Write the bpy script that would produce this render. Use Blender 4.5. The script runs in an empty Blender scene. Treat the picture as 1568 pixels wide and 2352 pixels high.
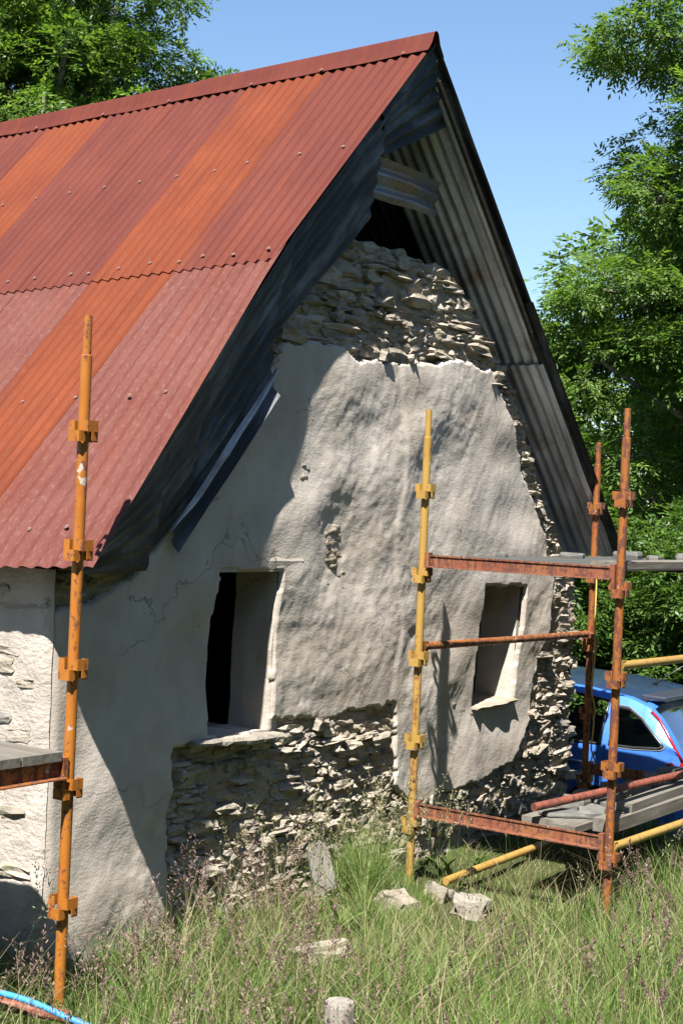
import bpy, bmesh, math, random
import numpy as np
from mathutils import Vector, Matrix, noise
R = math.radians
scene = bpy.context.scene
COL = scene.collection
random.seed(4); RNG = np.random.default_rng(7)

# ------------------------------------------------------------------ camera
cam = bpy.data.cameras.new('camera'); camo = bpy.data.objects.new('camera', cam); COL.objects.link(camo)
cam.sensor_fit = 'HORIZONTAL'; cam.sensor_width = 14.8; cam.lens = 3490/1568*14.8
cam.clip_start = 0.1; cam.clip_end = 3000
PHI = R(55); roll = 0.043
fwd = Vector((math.sin(PHI), math.cos(PHI), 0)); rh = Vector((math.cos(PHI), -math.sin(PHI), 0)); up = Vector((0, 0, 1))
rv = rh*math.cos(roll)+up*math.sin(roll); uv_ = up*math.cos(roll)-rh*math.sin(roll)
m = Matrix((rv, uv_, -fwd)).transposed().to_4x4(); m.translation = (-4.98, -5.09, 2.18)
camo.matrix_world = m
scene.camera = camo
# ------------------------------------------------------------------ sky, sun, exposure
sun_from = Vector((-.6, -.214, 1.0)).normalized()
w = bpy.data.worlds.new('World'); scene.world = w; w.use_nodes = True
nt = w.node_tree; nt.nodes.clear()
sky = nt.nodes.new('ShaderNodeTexSky'); sky.sky_type = 'NISHITA'; sky.sun_disc = False
sky.sun_elevation = math.asin(sun_from.z); sky.sun_rotation = math.atan2(sun_from.x, sun_from.y)
sky.air_density = 1.15; sky.dust_density = 0.25; sky.ozone_density = 5.0; sky.altitude = 100
bg = nt.nodes.new('ShaderNodeBackground'); bg.inputs[1].default_value = 0.054
wo = nt.nodes.new('ShaderNodeOutputWorld')
nt.links.new(sky.outputs[0], bg.inputs[0]); nt.links.new(bg.outputs[0], wo.inputs[0])
sl = bpy.data.lights.new('sun', 'SUN'); sl.energy = 5.0; sl.angle = R(0.53); sl.color = (1, .96, .9)
so = bpy.data.objects.new('sun', sl); COL.objects.link(so); so.rotation_euler = sun_from.to_track_quat('Z', 'Y').to_euler()
so.location = (-8, -6, 14)
scene.view_settings.view_transform = 'Standard'; scene.view_settings.look = 'None'
scene.view_settings.gamma = 1; scene.view_settings.use_curve_mapping = False
scene.view_settings.exposure = 1.78

# ------------------------------------------------------------------ helpers
def tag(o, label=None, cat=None, group=None, kind=None):
    if label: o['label'] = label
    if cat: o['category'] = cat
    if group: o['group'] = group
    if kind: o['kind'] = kind
    return o
def empty(name, loc, label, cat, group=None):
    o = bpy.data.objects.new(name, None); COL.objects.link(o); o.location = loc; o.empty_display_size = .1
    return tag(o, label, cat, group)
def link(name, me, parent=None):
    o = bpy.data.objects.new(name, me); COL.objects.link(o)
    if parent: o.parent = parent; o.matrix_parent_inverse = Matrix.Translation(-Vector(wloc(parent)))
    return o
def wloc(o):
    v = Vector(o.location)
    return v if o.parent is None else v          # parents here are only ever translated at top level
def np_mesh(name, V, F, mat=None, smooth=False, uv=None, mats=None, midx=None):
    V = np.asarray(V, dtype=np.float32); F = np.asarray(F, dtype=np.int32)
    me = bpy.data.meshes.new(name); k = F.shape[1]
    me.vertices.add(len(V)); me.vertices.foreach_set('co', V.ravel())
    me.loops.add(F.size); me.loops.foreach_set('vertex_index', F.ravel())
    me.polygons.add(len(F)); me.polygons.foreach_set('loop_start', np.arange(0, F.size, k, dtype=np.int32))
    if smooth: me.polygons.foreach_set('use_smooth', np.ones(len(F), dtype=bool))
    for q in (mats or ([mat] if mat else [])): me.materials.append(q)
    if midx is not None: me.polygons.foreach_set('material_index', np.asarray(midx, dtype=np.int32))
    if uv is not None:
        l = me.uv_layers.new(name='uv'); l.data.foreach_set('uv', np.asarray(uv, dtype=np.float32)[F.ravel()].ravel())
    me.update(calc_edges=True); me.validate()
    return me
class MB:
    def __init__(s): s.v = []; s.f = []
    def add(s, vs, fs):
        n = len(s.v); s.v += [tuple(p) for p in vs]; s.f += [tuple(n+i for i in f) for f in fs]; return s
    def box(s, a, b, M=None, jit=0):
        (x0, y0, z0), (x1, y1, z1) = a, b
        vs = [Vector(p) for p in ((x0,y0,z0),(x1,y0,z0),(x1,y1,z0),(x0,y1,z0),(x0,y0,z1),(x1,y0,z1),(x1,y1,z1),(x0,y1,z1))]
        if jit: vs = [p+Vector((random.uniform(-jit,jit), random.uniform(-jit,jit), random.uniform(-jit,jit))) for p in vs]
        if M: vs = [M @ p for p in vs]
        return s.add(vs, [(0,3,2,1),(4,5,6,7),(0,1,5,4),(1,2,6,5),(2,3,7,6),(3,0,4,7)])
    def tube(s, pts, rad, n=10, cap=True):
        pts = [Vector(p) for p in pts]; rad = rad if isinstance(rad, (list, tuple)) else [rad]*len(pts)
        vs = []; fs = []; prev = None
        for i, p in enumerate(pts):
            d = (pts[min(i+1, len(pts)-1)]-pts[max(i-1, 0)]).normalized()
            if prev is None: a = d.orthogonal().normalized()
            else: a = (prev-d*prev.dot(d)).normalized()
            prev = a; b = d.cross(a)
            for k in range(n):
                t = 2*math.pi*k/n; vs.append(p+(a*math.cos(t)+b*math.sin(t))*rad[i])
        for i in range(len(pts)-1):
            for k in range(n): fs.append((i*n+k, i*n+(k+1) % n, (i+1)*n+(k+1) % n, (i+1)*n+k))
        if cap: fs.append(tuple(range(n-1, -1, -1))); fs.append(tuple(range((len(pts)-1)*n, len(pts)*n)))
        return s.add(vs, fs)
    def build(s, name, mat, parent=None, smooth=False, bevel=0, auto=None):
        me = bpy.data.meshes.new(name); me.from_pydata(s.v, [], s.f); me.materials.append(mat)
        if bevel:
            bm = bmesh.new(); bm.from_mesh(me)
            bmesh.ops.bevel(bm, geom=bm.edges[:], offset=bevel, segments=1, affect='EDGES', profile=.5)
            bm.to_mesh(me); bm.free()
        if smooth: me.polygons.foreach_set('use_smooth', np.ones(len(me.polygons), dtype=bool))
        if auto is not None: me.set_sharp_from_angle(angle=R(auto))
        return link(name, me, parent)
def H(ix, iy, seed):
    h = (ix.astype(np.uint32)*np.uint32(374761393)) ^ (iy.astype(np.uint32)*np.uint32(668265263)) ^ np.uint32((seed*974711+7919) & 0xffffffff)
    h = (h ^ (h >> np.uint32(13)))*np.uint32(1274126177); h = (h ^ (h >> np.uint32(15)))*np.uint32(2246822519)
    return ((h >> np.uint32(8)) & np.uint32(0xffff)).astype(np.float64)/65535
def vn(x, y, seed=0):
    x = np.asarray(x, float)+1000; y = np.asarray(y, float)+1000
    ix = np.floor(x).astype(np.int64); iy = np.floor(y).astype(np.int64); fx = x-ix; fy = y-iy
    fx = fx**3*(fx*(fx*6-15)+10); fy = fy**3*(fy*(fy*6-15)+10)
    a, b, c, d = H(ix, iy, seed), H(ix+1, iy, seed), H(ix, iy+1, seed), H(ix+1, iy+1, seed)
    return (a*(1-fx)+b*fx)*(1-fy)+(c*(1-fx)+d*fx)*fy*1.0-.5
def fbm(x, y, o=4, seed=0, g=.5):
    r = 0; a = 1
    for i in range(o): r = r+a*vn(x*2**i, y*2**i, seed+i*31); a *= g
    return r
def pip(px, py, poly):
    px = np.asarray(px); py = np.asarray(py); ins = np.zeros(px.shape, bool); n = len(poly)
    for i in range(n):
        (x0, y0), (x1, y1) = poly[i], poly[(i+1) % n]
        if y0 == y1: continue
        c = ((y0 > py) != (y1 > py)) & (px < (x1-x0)*(py-y0)/(y1-y0)+x0); ins ^= c
    return ins
def smooth01(a, b, x): t = np.clip((x-a)/(b-a), 0, 1); return t*t*(3-2*t)

# ------------------------------------------------------------------ materials
class NT:
    def __init__(s, name):
        s.m = bpy.data.materials.new(name); s.m.use_nodes = True; s.t = s.m.node_tree
        s.b = s.t.nodes['Principled BSDF']; s.out = s.t.nodes['Material Output']
    def n(s, typ, **kw):
        x = s.t.nodes.new(typ)
        for k, v in kw.items():
            if k.startswith('i_'): x.inputs[k[2:].replace('_', ' ')].default_value = v
            else: setattr(x, k, v)
        return x
    def l(s, a, b): s.t.links.new(a, b)
    def coord(s, kind='Object', scale=(1,1,1), rot=(0,0,0)):
        t = s.n('ShaderNodeTexCoord'); mp = s.n('ShaderNodeMapping'); mp.inputs['Scale'].default_value = scale; mp.inputs['Rotation'].default_value = rot
        s.l(t.outputs[kind], mp.inputs[0]); return mp.outputs[0]
    def noise(s, vec, scale, detail=4, rough=.55, dist=0):
        x = s.n('ShaderNodeTexNoise'); x.inputs['Scale'].default_value = scale; x.inputs['Detail'].default_value = detail
        x.inputs['Roughness'].default_value = rough; x.inputs['Distortion'].default_value = dist
        if vec is not None: s.l(vec, x.inputs['Vector'])
        return x.outputs['Fac']
    def ramp(s, fac, stops):
        x = s.n('ShaderNodeValToRGB'); e = x.color_ramp.elements
        while len(e) < len(stops): e.new(.5)
        for el, (p, c) in zip(e, stops): el.position = p; el.color = (*c, 1) if len(c) == 3 else c
        s.l(fac, x.inputs[0]); return x.outputs[0]
    def mix(s, fac, a, b, typ='MIX'):
        x = s.n('ShaderNodeMix', data_type='RGBA', blend_type=typ)
        for inp, v in ((x.inputs[0], fac), (x.inputs[6], a), (x.inputs[7], b)):
            if hasattr(v, 'is_linked') or isinstance(v, bpy.types.NodeSocket): s.l(v, inp)
            else: inp.default_value = v if isinstance(v, (int, float)) else (*v, 1)
        return x.outputs[2]
    def math(s, op, a, b=0):
        x = s.n('ShaderNodeMath', operation=op)
        for inp, v in ((x.inputs[0], a), (x.inputs[1], b)):
            if isinstance(v, bpy.types.NodeSocket): s.l(v, inp)
            else: inp.default_value = v
        return x.outputs[0]
    def bump(s, h, strength=.3, dist=.01):
        x = s.n('ShaderNodeBump'); x.inputs['Strength'].default_value = strength; x.inputs['Distance'].default_value = dist
        s.l(h, x.inputs['Height']); s.l(x.outputs[0], s.b.inputs['Normal']); return x
    def base(s, c):
        if isinstance(c, bpy.types.NodeSocket): s.l(c, s.b.inputs['Base Color'])
        else: s.b.inputs['Base Color'].default_value = (*c, 1)
    def set(s, rough=None, metal=None, spec=None):
        if rough is not None:
            if isinstance(rough, bpy.types.NodeSocket): s.l(rough, s.b.inputs['Roughness'])
            else: s.b.inputs['Roughness'].default_value = rough
        if metal is not None: s.b.inputs['Metallic'].default_value = metal
        if spec is not None: s.b.inputs['Specular IOR Level'].default_value = spec
        return s
    def rnd(s):
        g = s.n('ShaderNodeNewGeometry'); o = s.n('ShaderNodeObjectInfo')
        return s.math('FRACT', s.math('ADD', g.outputs['Random Per Island'], o.outputs['Random']))

def m_plain(name, c, rough=.6, metal=0, spec=.5):
    n = NT(name); n.base(c); n.set(rough, metal, spec); return n.m
def m_plaster(name, a, b, c, bscale=55, bdist=.006):
    n = NT(name); v = n.coord()
    big = n.noise(v, 1.1, 6, .62); mid = n.noise(v, 9, 4, .6)
    col = n.ramp(big, [(.32, a), (.5, b), (.68, c)])
    col = n.mix(.35, col, n.ramp(mid, [(.3, tuple(x*.75 for x in b)), (.7, tuple(min(1, x*1.15) for x in b))]))
    st = n.noise(n.coord('Object', (7, 7, .8)), 1, 4, .6)
    col = n.mix(n.ramp(st, [(.52, (0,0,0)), (.75, (.3,.3,.3))]), col, tuple(x*.62 for x in (b[0], b[1]*.97, b[2]*.88)))
    n.base(col); n.set(.95, 0, .15)
    vo = n.n('ShaderNodeTexVoronoi', feature='DISTANCE_TO_EDGE'); vo.inputs['Scale'].default_value = 1.15
    wv = n.n('ShaderNodeVectorMath', operation='MULTIPLY_ADD'); nz = n.n('ShaderNodeTexNoise'); nz.inputs['Scale'].default_value = 5; nz.inputs['Detail'].default_value = 4; n.l(v, nz.inputs['Vector'])
    n.l(nz.outputs['Color'], wv.inputs[0]); wv.inputs[1].default_value = (.35, .35, .35); n.l(v, wv.inputs[2]); n.l(wv.outputs[0], vo.inputs['Vector'])
    crack = n.math('MULTIPLY', n.ramp(vo.outputs['Distance'], [(0, (1,1,1)), (.007, (0,0,0))]), n.ramp(n.noise(v, 1.3, 2, .5), [(.50, (0,0,0)), (.58, (.8,.8,.8))]))
    col = n.mix(crack, col, tuple(x*.3 for x in b)); n.base(col)
    fine = n.math('ADD', n.noise(v, bscale, 5, .6), n.math('MULTIPLY', n.noise(n.coord('Object', (22, 22, 60), (0, .6, 0)), 1, 3, .5), .6))
    n.bump(fine, .8, bdist); return n.m
M = {}
M['coat'] = m_plaster('lime_render', (.285, .241, .190), (.365, .323, .278), (.43, .394, .352), 80, .0032)
M['white'] = m_plaster('limewash', (.27, .235, .20), (.36, .32, .28), (.43, .39, .35), 45, .01)
M['mortar'] = m_plaster('earth_mortar', (.20, .160, .112), (.27, .222, .162), (.34, .287, .222), 30, .02)
def m_stone():
    n = NT('slate_stone'); r = n.rnd(); v = n.coord('Object', (1, 1, 1))
    geo = n.n('ShaderNodeNewGeometry'); pos = geo.outputs['Position']
    col = n.ramp(r, [(0, (.15,.135,.11)), (.25, (.25,.21,.16)), (.5, (.33,.28,.215)), (.75, (.15,.145,.135)), (1, (.38,.33,.265))])
    mp = n.n('ShaderNodeMapping'); mp.inputs['Scale'].default_value = (6, 6, 26); n.l(pos, mp.inputs[0])
    s1 = n.noise(mp.outputs[0], 1, 5, .65)
    col = n.mix(.5, col, n.ramp(s1, [(.3, (.085,.08,.072)), (.5, (.23,.195,.15)), (.72, (.42,.37,.305))]))
    lic = n.noise(pos, 7, 3, .5)
    col = n.mix(n.ramp(lic, [(.6, (0,0,0)), (.7, (.55,.55,.55))]), col, (.14, .14, .075))
    n.base(col); n.set(.8, 0, .3)
    n.bump(n.math('ADD', s1, n.noise(pos, 60, 4, .6)), .7, .012); return n.m
M['stone'] = m_stone()
def m_roof(name, a, b, c, speck, spk=(.40,.24,.24), thr=.56):
    n = NT(name); v = n.coord('UV', (26, 1.1, 1)); v2 = n.coord('UV', (120, 22, 1))
    s1 = n.noise(v, 1, 5, .6); s2 = n.noise(v2, 1, 4, .65); big = n.noise(n.coord('UV'), 2.2, 3, .5)
    col = n.ramp(s1, [(.3, a), (.52, b), (.72, c)])
    col = n.mix(.45, col, n.ramp(big, [(.3, a), (.7, c)]))
    col = n.mix(n.ramp(s2, [(thr, (0,0,0)), (thr+.1, (speck,)*3)]), col, spk)
    rust = n.noise(n.coord('UV', (7, .55, 1)), 1, 6, .65); col = n.mix(n.ramp(rust, [(.5, (0,0,0)), (.74, (.42,.42,.42))]), col, (.125,.028,.008))
    fade = n.noise(n.coord('UV', (5, 1.6, 1)), 1, 4, .6); col = n.mix(n.ramp(fade, [(.52, (0,0,0)), (.75, (.45,.45,.45))]), col, (.062,.014,.010))
    grime = n.noise(n.coord('UV', (9, .9, 1)), 1, 5, .7)
    col = n.mix(n.ramp(grime, [(.58, (0,0,0)), (.8, (.5,.5,.5))]), col, tuple(x*.5 for x in a))
    n.base(col); n.set(n.ramp(s2, [(.3, (.6,)*3), (.7, (.85,)*3)]), 0, .14)
    n.bump(s2, .25, .003); return n.m
M['red'] = m_roof('red_oxide_paint', (.058,.0115,.0078), (.074,.0160,.0105), (.092,.023,.0145), .22, (.12,.055,.045), .6)
M['pink'] = m_roof('chalky_red_paint', (.072,.018,.0125), (.084,.026,.0195), (.104,.038,.030), .5, (.14,.080,.070), .53)
M['orange'] = m_roof('rusting_orange_paint', (.078,.015,.006), (.105,.022,.0065), (.135,.031,.009), .25, (.09,.015,.008), .58)
def m_zinc(k=1, name='weathered_zinc'):
    n = NT(name); v = n.coord('UV', (9, 1.2, 1)); big = n.noise(n.coord('UV'), 1.7, 4, .6)
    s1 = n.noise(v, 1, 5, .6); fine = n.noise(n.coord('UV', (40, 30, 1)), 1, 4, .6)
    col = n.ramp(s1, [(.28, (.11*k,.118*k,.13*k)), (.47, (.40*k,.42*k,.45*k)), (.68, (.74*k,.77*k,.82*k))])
    col = n.mix(n.ramp(big, [(.54, (0,0,0)), (.66, (.8,.8,.8))]), col, (.20,.10,.055))
    col = n.mix(.3, col, n.ramp(fine, [(.3, (.04,.04,.04)), (.7, (.32,.32,.33))]))
    n.base(col); n.set(.34, .25, .5); n.bump(fine, .3, .004); return n.m
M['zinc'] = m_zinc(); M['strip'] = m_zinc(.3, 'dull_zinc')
def m_darkzinc():
    n = NT('tarred_iron'); big = n.noise(n.coord('UV', (6, 1.5, 1)), 1, 5, .65); fine = n.noise(n.coord('UV', (40, 30, 1)), 1, 4, .6)
    col = n.ramp(big, [(.3, (.010,.011,.012)), (.5, (.030,.032,.034)), (.72, (.15,.16,.17))])
    n.base(col); n.set(.62, .05, .25); n.bump(fine, .25, .004); return n.m
M['darkzinc'] = m_darkzinc()
def m_paint(name, c, c2, rust, amt=.55, spec=.45, rough=.42):
    n = NT(name); geo = n.n('ShaderNodeNewGeometry'); p = geo.outputs['Position']
    a = n.noise(p, 38, 5, .7); b = n.noise(p, 6, 4, .6); mp = n.n('ShaderNodeMapping'); mp.inputs['Scale'].default_value = (30, 30, 5); n.l(p, mp.inputs[0])
    st = n.noise(mp.outputs[0], 1, 4, .6)
    col = n.ramp(b, [(.3, c), (.7, c2)])
    f = n.math('MULTIPLY', n.math('ADD', a, st), .5)
    mask = n.ramp(f, [(amt, (0,0,0)), (amt+.05, (1,1,1))])
    col = n.mix(mask, col, rust); sp_ = n.noise(p, 21, 3, .5); col = n.mix(n.ramp(sp_, [(.70, (0,0,0)), (.73, (.8,.8,.8))]), col, (.34,.31,.27)); n.base(col); n.set(n.ramp(mask, [(0, (rough,)*3), (1, (.85,)*3)]), 0, spec)
    n.bump(f, .25, .003); return n.m
M['pole_orange'] = m_paint('orange_scaffold_paint', (.245,.080,.010), (.30,.108,.014), (.10,.03,.014), .53)
M['pole_yellow'] = m_paint('yellow_scaffold_paint', (.255,.150,.032), (.30,.185,.048), (.14,.055,.022), .545)
M['pole_rust'] = m_paint('rusty_scaffold_paint', (.20,.060,.014), (.22,.085,.016), (.085,.026,.014), .48)
M['pole_red'] = m_paint('red_oxide_tube', (.15,.038,.024), (.18,.058,.034), (.08,.026,.016), .50)
M['transom'] = m_paint('oxide_transom_paint', (.155,.045,.028), (.19,.085,.035), (.075,.025,.016), .49)
def m_wood(name, a, b, sc=(3, 30, 30)):
    n = NT(name); g = n.n('ShaderNodeTexCoord'); mp = n.n('ShaderNodeMapping'); mp.inputs['Scale'].default_value = sc; n.l(g.outputs['Object'], mp.inputs[0])
    s = n.noise(mp.outputs[0], 1, 5, .65, .4); r = n.rnd()
    col = n.ramp(s, [(.3, a), (.7, b)]); col = n.mix(.25, col, n.ramp(r, [(0, a), (1, b)]))
    n.base(col); n.set(.85, 0, .2); n.bump(s, .5, .005); return n.m
M['wood'] = m_wood('weathered_board', (.06,.053,.042), (.17,.155,.13))
M['woody'] = m_wood('weathered_post', (.11,.10,.085), (.27,.25,.215), (30, 30, 3))
M['slate'] = m_wood('grey_slate', (.055,.055,.052), (.15,.145,.13), (9, 9, 9))
M['timber'] = m_wood('dark_timber', (.02,.017,.013), (.06,.05,.04))
def m_leaf(name, stops, trans, rough=.42, tw=.4):
    n = NT(name); r = n.rnd(); col = n.ramp(r, stops)
    n.base(col); n.set(rough, 0, .28)
    t = n.n('ShaderNodeBsdfTranslucent'); mx = n.n('ShaderNodeMixShader'); mx.inputs[0].default_value = tw
    n.l(n.ramp(r, [(p, tuple(x*k for x, k in zip(c, trans))) for p, c in stops]), t.inputs[0])
    n.l(n.b.outputs[0], mx.inputs[1]); n.l(t.outputs[0], mx.inputs[2]); n.l(mx.outputs[0], n.out.inputs[0]); return n.m
M['leaf'] = m_leaf('ash_leaf', [(0, (.050,.10,.02)), (.5, (.085,.148,.030)), (.85, (.125,.20,.042)), (1, (.18,.245,.06))], (1.3, 1.4, .6), .42, .48)
M['leaf2'] = m_leaf('hedge_leaf', [(0, (.04,.085,.018)), (.5, (.06,.115,.022)), (1, (.095,.155,.03))], (1.3, 1.4, .6))
M['grass'] = m_leaf('grass_blade', [(0, (.05,.105,.018)), (.45, (.085,.16,.026)), (.78, (.13,.20,.04)), (.92, (.20,.22,.07)), (1, (.28,.25,.13))], (1.1, 1.2, .7), .5, .35)
M['grass_dark'] = m_leaf('tall_grass_stem', [(0, (.05,.085,.03)), (.6, (.09,.13,.045)), (1, (.20,.20,.09))], (1.1, 1.2, .7), .5, .3)
M['grass_pale'] = m_leaf('pale_grass_blade', [(0, (.09,.15,.03)), (.5, (.14,.21,.05)), (.85, (.20,.26,.08)), (1, (.28,.28,.13))], (1.1, 1.2, .7), .5, .35)
M['straw'] = m_leaf('straw_stem', [(0, (.13,.10,.05)), (.5, (.22,.19,.10)), (1, (.32,.28,.17))], (1, 1, .8), .6, .25)
M['seed_purple'] = m_leaf('purple_seed_head', [(0, (.11,.065,.055)), (.5, (.18,.115,.10)), (1, (.27,.20,.16))], (1, .9, .85), .7, .3)
M['seed_pale'] = m_leaf('pale_seed_head', [(0, (.14,.13,.06)), (.5, (.20,.19,.10)), (1, (.27,.24,.15))], (1, 1, .8), .7, .3)
def m_bark():
    n = NT('ash_bark'); v = n.coord('Object', (1, 1, .3)); s = n.noise(v, 14, 5, .65)
    n.base(n.ramp(s, [(.3, (.09,.08,.065)), (.7, (.30,.27,.22))])); n.set(.9, 0, .2); n.bump(s, .6, .03); return n.m
M['bark'] = m_bark()
def m_ground():
    n = NT('meadow_soil'); v = n.coord(); a = n.noise(v, 3, 6, .65); b = n.noise(v, 30, 4, .6)
    col = n.ramp(a, [(.3, (.02,.028,.009)), (.55, (.04,.048,.017)), (.75, (.075,.062,.035))])
    col = n.mix(.4, col, n.ramp(b, [(.3, (.016,.02,.007)), (.7, (.065,.07,.026))])); n.base(col); n.set(.95, 0, .1); n.bump(b, .6, .03); return n.m
M['ground'] = m_ground()
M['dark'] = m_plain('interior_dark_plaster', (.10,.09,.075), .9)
M['tin'] = m_plain('galvanised_washer', (.15,.085,.065), .6, .2)

# ------------------------------------------------------------------ ground
def gz(x, y):
    lane = -.54*smooth01(5.15, 5.85, x)
    bank = .5*smooth01(4.2, 1.0, np.hypot(np.asarray(x)+4.98, np.asarray(y)+5.09))
    return lane+bank
def ground():
    a = np.concatenate([[-900, -300, -90, -40, -22, -15], np.arange(-10, 16.01, .2), [20, 28, 45, 100, 320, 900]])
    X, Y = np.meshgrid(a, a, indexing='ij'); Z = gz(X, Y)+.03*fbm(X*1.3, Y*1.3, 3, 5)-.01
    n = len(a); i = np.arange(n*n).reshape(n, n)
    F = np.stack([i[:-1,:-1], i[1:,:-1], i[1:,1:], i[:-1,1:]], -1).reshape(-1, 4)
    o = link('ground', np_mesh('ground', np.stack([X, Y, Z], -1).reshape(-1, 3), F, M['ground'], True)); tag(o, kind='structure')
ground()

# ------------------------------------------------------------------ cottage: walls
cottage = empty('stone_cottage', (2.67, 3.2, 0), 'old stone cottage with lime rendered gable and red corrugated iron roof', 'cottage')
W = 5.36
OUT = [(-.04,-.5), (W,-.5), (5.38,.2), (5.36,1.72), (5.22,1.88), (4.76,2.36), (4.46,2.80), (4.18,3.14), (3.98,3.35), (3.79,3.50), (3.55,3.62), (3.43,3.72), (3.0,3.74), (2.47,3.73), (2.16,3.70), (1.95,3.60), (1.2,3.0), (.6,2.5), (.2,2.05), (-.04,1.78)]
COAT = [(-.06,-.6), (.86,-.6), (.85,.15), (.82,.94), (1.03,.95), (1.10,.97), (1.68,.95), (1.69,1.05), (2.23,.98), (2.73,.99), (2.89,.99), (2.91,.52), (3.18,.36), (3.49,.36), (3.82,.40), (4.41,.46), (4.59,.62), (4.71,.76), (4.71,1.04), (4.80,1.23), (4.92,1.41), (4.90,1.76), (4.80,1.92), (4.76,2.07), (4.57,2.32), (4.38,2.52), (4.24,2.79), (4.06,3.04), (3.87,3.17), (3.47,3.19), (3.21,3.13), (2.61,3.10), (2.29,3.09), (2.11,3.12), (1.82,3.12), (1.62,3.08), (1.45,2.92), (1.30,2.86), (.75,2.12), (.45,1.80), (.15,1.70), (-.06,1.68)]
WINL = [(1.14,1.845), (1.67,1.835), (1.655,.965), (1.09,.985)]
WINR = [(3.93,1.725), (4.49,1.72), (4.41,.925), (3.87,.90)]
def relief(s, z):
    big = fbm(s/.55, z/.48, 2, 11, .38)
    a = .55*s+.83*z; b = .83*s-.55*z
    tro = fbm(a/.22, b/.07, 3, 41, .5)
    lump = fbm(s/.15, z/.13, 3, 77, .5)
    rough = smooth01(-.15, .2, fbm(s/.8+3, z/.7, 2, 5))
    seam = .009*smooth01(2.80, 2.86, s+.16*fbm(s*0+2, z/.5, 3, 9))*smooth01(.9, 1.1, z)
    return .044*big+.011*vn(s/.24+7, z/.20, 401)+.0030*tro+.0055*lump*(.15+1.0*rough)+seam+(.0035*fbm(s/.075, z/.065, 2, 151)+.0017*fbm(s/.03, z/.03, 2, 123))*(.45+.75*rough)
def hole(s, z):
    ws = s+.018*fbm(z/.12, s/.3, 2, 3); wz = z+.012*fbm(s/.12, z/.3, 2, 8)
    return pip(ws, wz, WINL) | pip(ws, wz, WINR)
def core_y(s, z): return -.006-.034*fbm(s/.11, z/.038, 4, 19, .6)-.02*fbm(s/.5, z/.4, 2, 23)
def field(name, s0, s1, z0, z1, st, keep, yfun, mat, parent, back=None):
    S = np.arange(s0, s1+st*.5, st); Z = np.arange(z0, z1+st*.5, st); SS, ZZ = np.meshgrid(S, Z, indexing='ij')
    k = keep(.25*(SS[:-1,:-1]+SS[1:,:-1]+SS[:-1,1:]+SS[1:,1:]), .25*(ZZ[:-1,:-1]+ZZ[1:,:-1]+ZZ[:-1,1:]+ZZ[1:,1:]))
    Y = yfun(SS, ZZ); n1, n2 = SS.shape; i = np.arange(n1*n2).reshape(n1, n2)
    if back is not None:                                     # boundary vertices sink back to the wall behind: a ragged edge with depth
        cnt = np.zeros(SS.shape, int)
        cnt[:-1,:-1] += k; cnt[1:,:-1] += k; cnt[:-1,1:] += k; cnt[1:,1:] += k
        Y = np.where((cnt < 4), back(SS, ZZ), Y)
    F = np.stack([i[:-1,:-1], i[1:,:-1], i[1:,1:], i[:-1,1:]], -1)[k]
    used, inv = np.unique(F, return_inverse=True)
    V = np.stack([SS, Y, ZZ], -1).reshape(-1, 3)[used]
    return link(name, np_mesh(name, V, inv.reshape(-1, 4), mat, True), parent)
gable = field('gable_wall', -.03, 5.40, -.45, 3.82, .0135, lambda s, z: pip(s, z, OUT) & ~(hole(s-.04, z) | hole(s+.04, z) | hole(s, z-.04) | hole(s, z+.04)), core_y, M['mortar'], cottage)
def coat_keep(s, z):
    ws = s+.05*fbm(s/.25, z/.25, 4, 61, .6); wz = z+.05*fbm(s/.22+9, z/.2, 4, 67, .6)
    return pip(ws, wz, COAT) & pip(s, z, OUT) & ~hole(s, z)
def coat_y(s, z):
    c = np.clip((.07-(s+.035))/.07, 0, 1)
    return -.045-relief(s, z)*smooth01(-.05, .25, s)+.035*c*c
field('render_coat', -.035, 5.0, -.40, 3.3, .0125, coat_keep, coat_y, M['coat'], gable, lambda s, z: coat_y(s, z)+.03)
def reveal(poly, name):
    vs = []; fs = []; n = 0; loop = []
    for (a, b) in zip(poly, poly[1:]+poly[:1]):
        for t in np.linspace(0, 1, 12, endpoint=False): loop.append((a[0]+(b[0]-a[0])*t, a[1]+(b[1]-a[1])*t))
    cx = sum(p[0] for p in loop)/len(loop); cz = sum(p[1] for p in loop)/len(loop); D = [-.012, -.0121, .03, .10, .18, .25, .27, .50]
    for di, d in enumerate(D):
        for (x, z) in loop:
            e = .004+.014*noise.noise(Vector((x*6, d*6, z*6)))+(.07 if di == 0 else 0)+(.34 if d > .4 else 0)
            vs.append((x+(e if x > cx else -e), d, z+(e if z > cz else -e)))
    L = len(loop)
    for j in range(len(D)-1):
        for i in range(L): fs.append((j*L+i, j*L+(i+1) % L, (j+1)*L+(i+1) % L, (j+1)*L+i))
    me = bpy.data.meshes.new(name); me.from_pydata(vs, [], fs); me.materials.append(M['coat'])
    return link(name, me, gable)
reveal(WINL, 'window_reveal'); reveal(WINR, 'window_reveal')
# the wall's rough top and back edge strip
def strip_edge():
    b = MB(); pts = OUT[2:]
    fine = []
    for a, c in zip(pts, pts[1:]):
        k = max(1, int(math.hypot(c[0]-a[0], c[1]-a[1])/.12))
        for t in range(k): fine.append((a[0]+(c[0]-a[0])*t/k, a[1]+(c[1]-a[1])*t/k))
    fine.append(pts[-1]); vs = []; fs = []; ys = [.0, .12, .26, .40, .52]
    for (x, z) in fine:
        for y in ys: vs.append((x, y, z+.025*noise.noise(Vector((x*7, y*7, z*7)))-.01))
    n = len(ys)
    for i in range(len(fine)-1):
        for j in range(n-1): fs.append((i*n+j, i*n+j+1, (i+1)*n+j+1, (i+1)*n+j))
    b.add(vs, fs); b.build('wall_head', M['mortar'], gable)
strip_edge()
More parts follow.
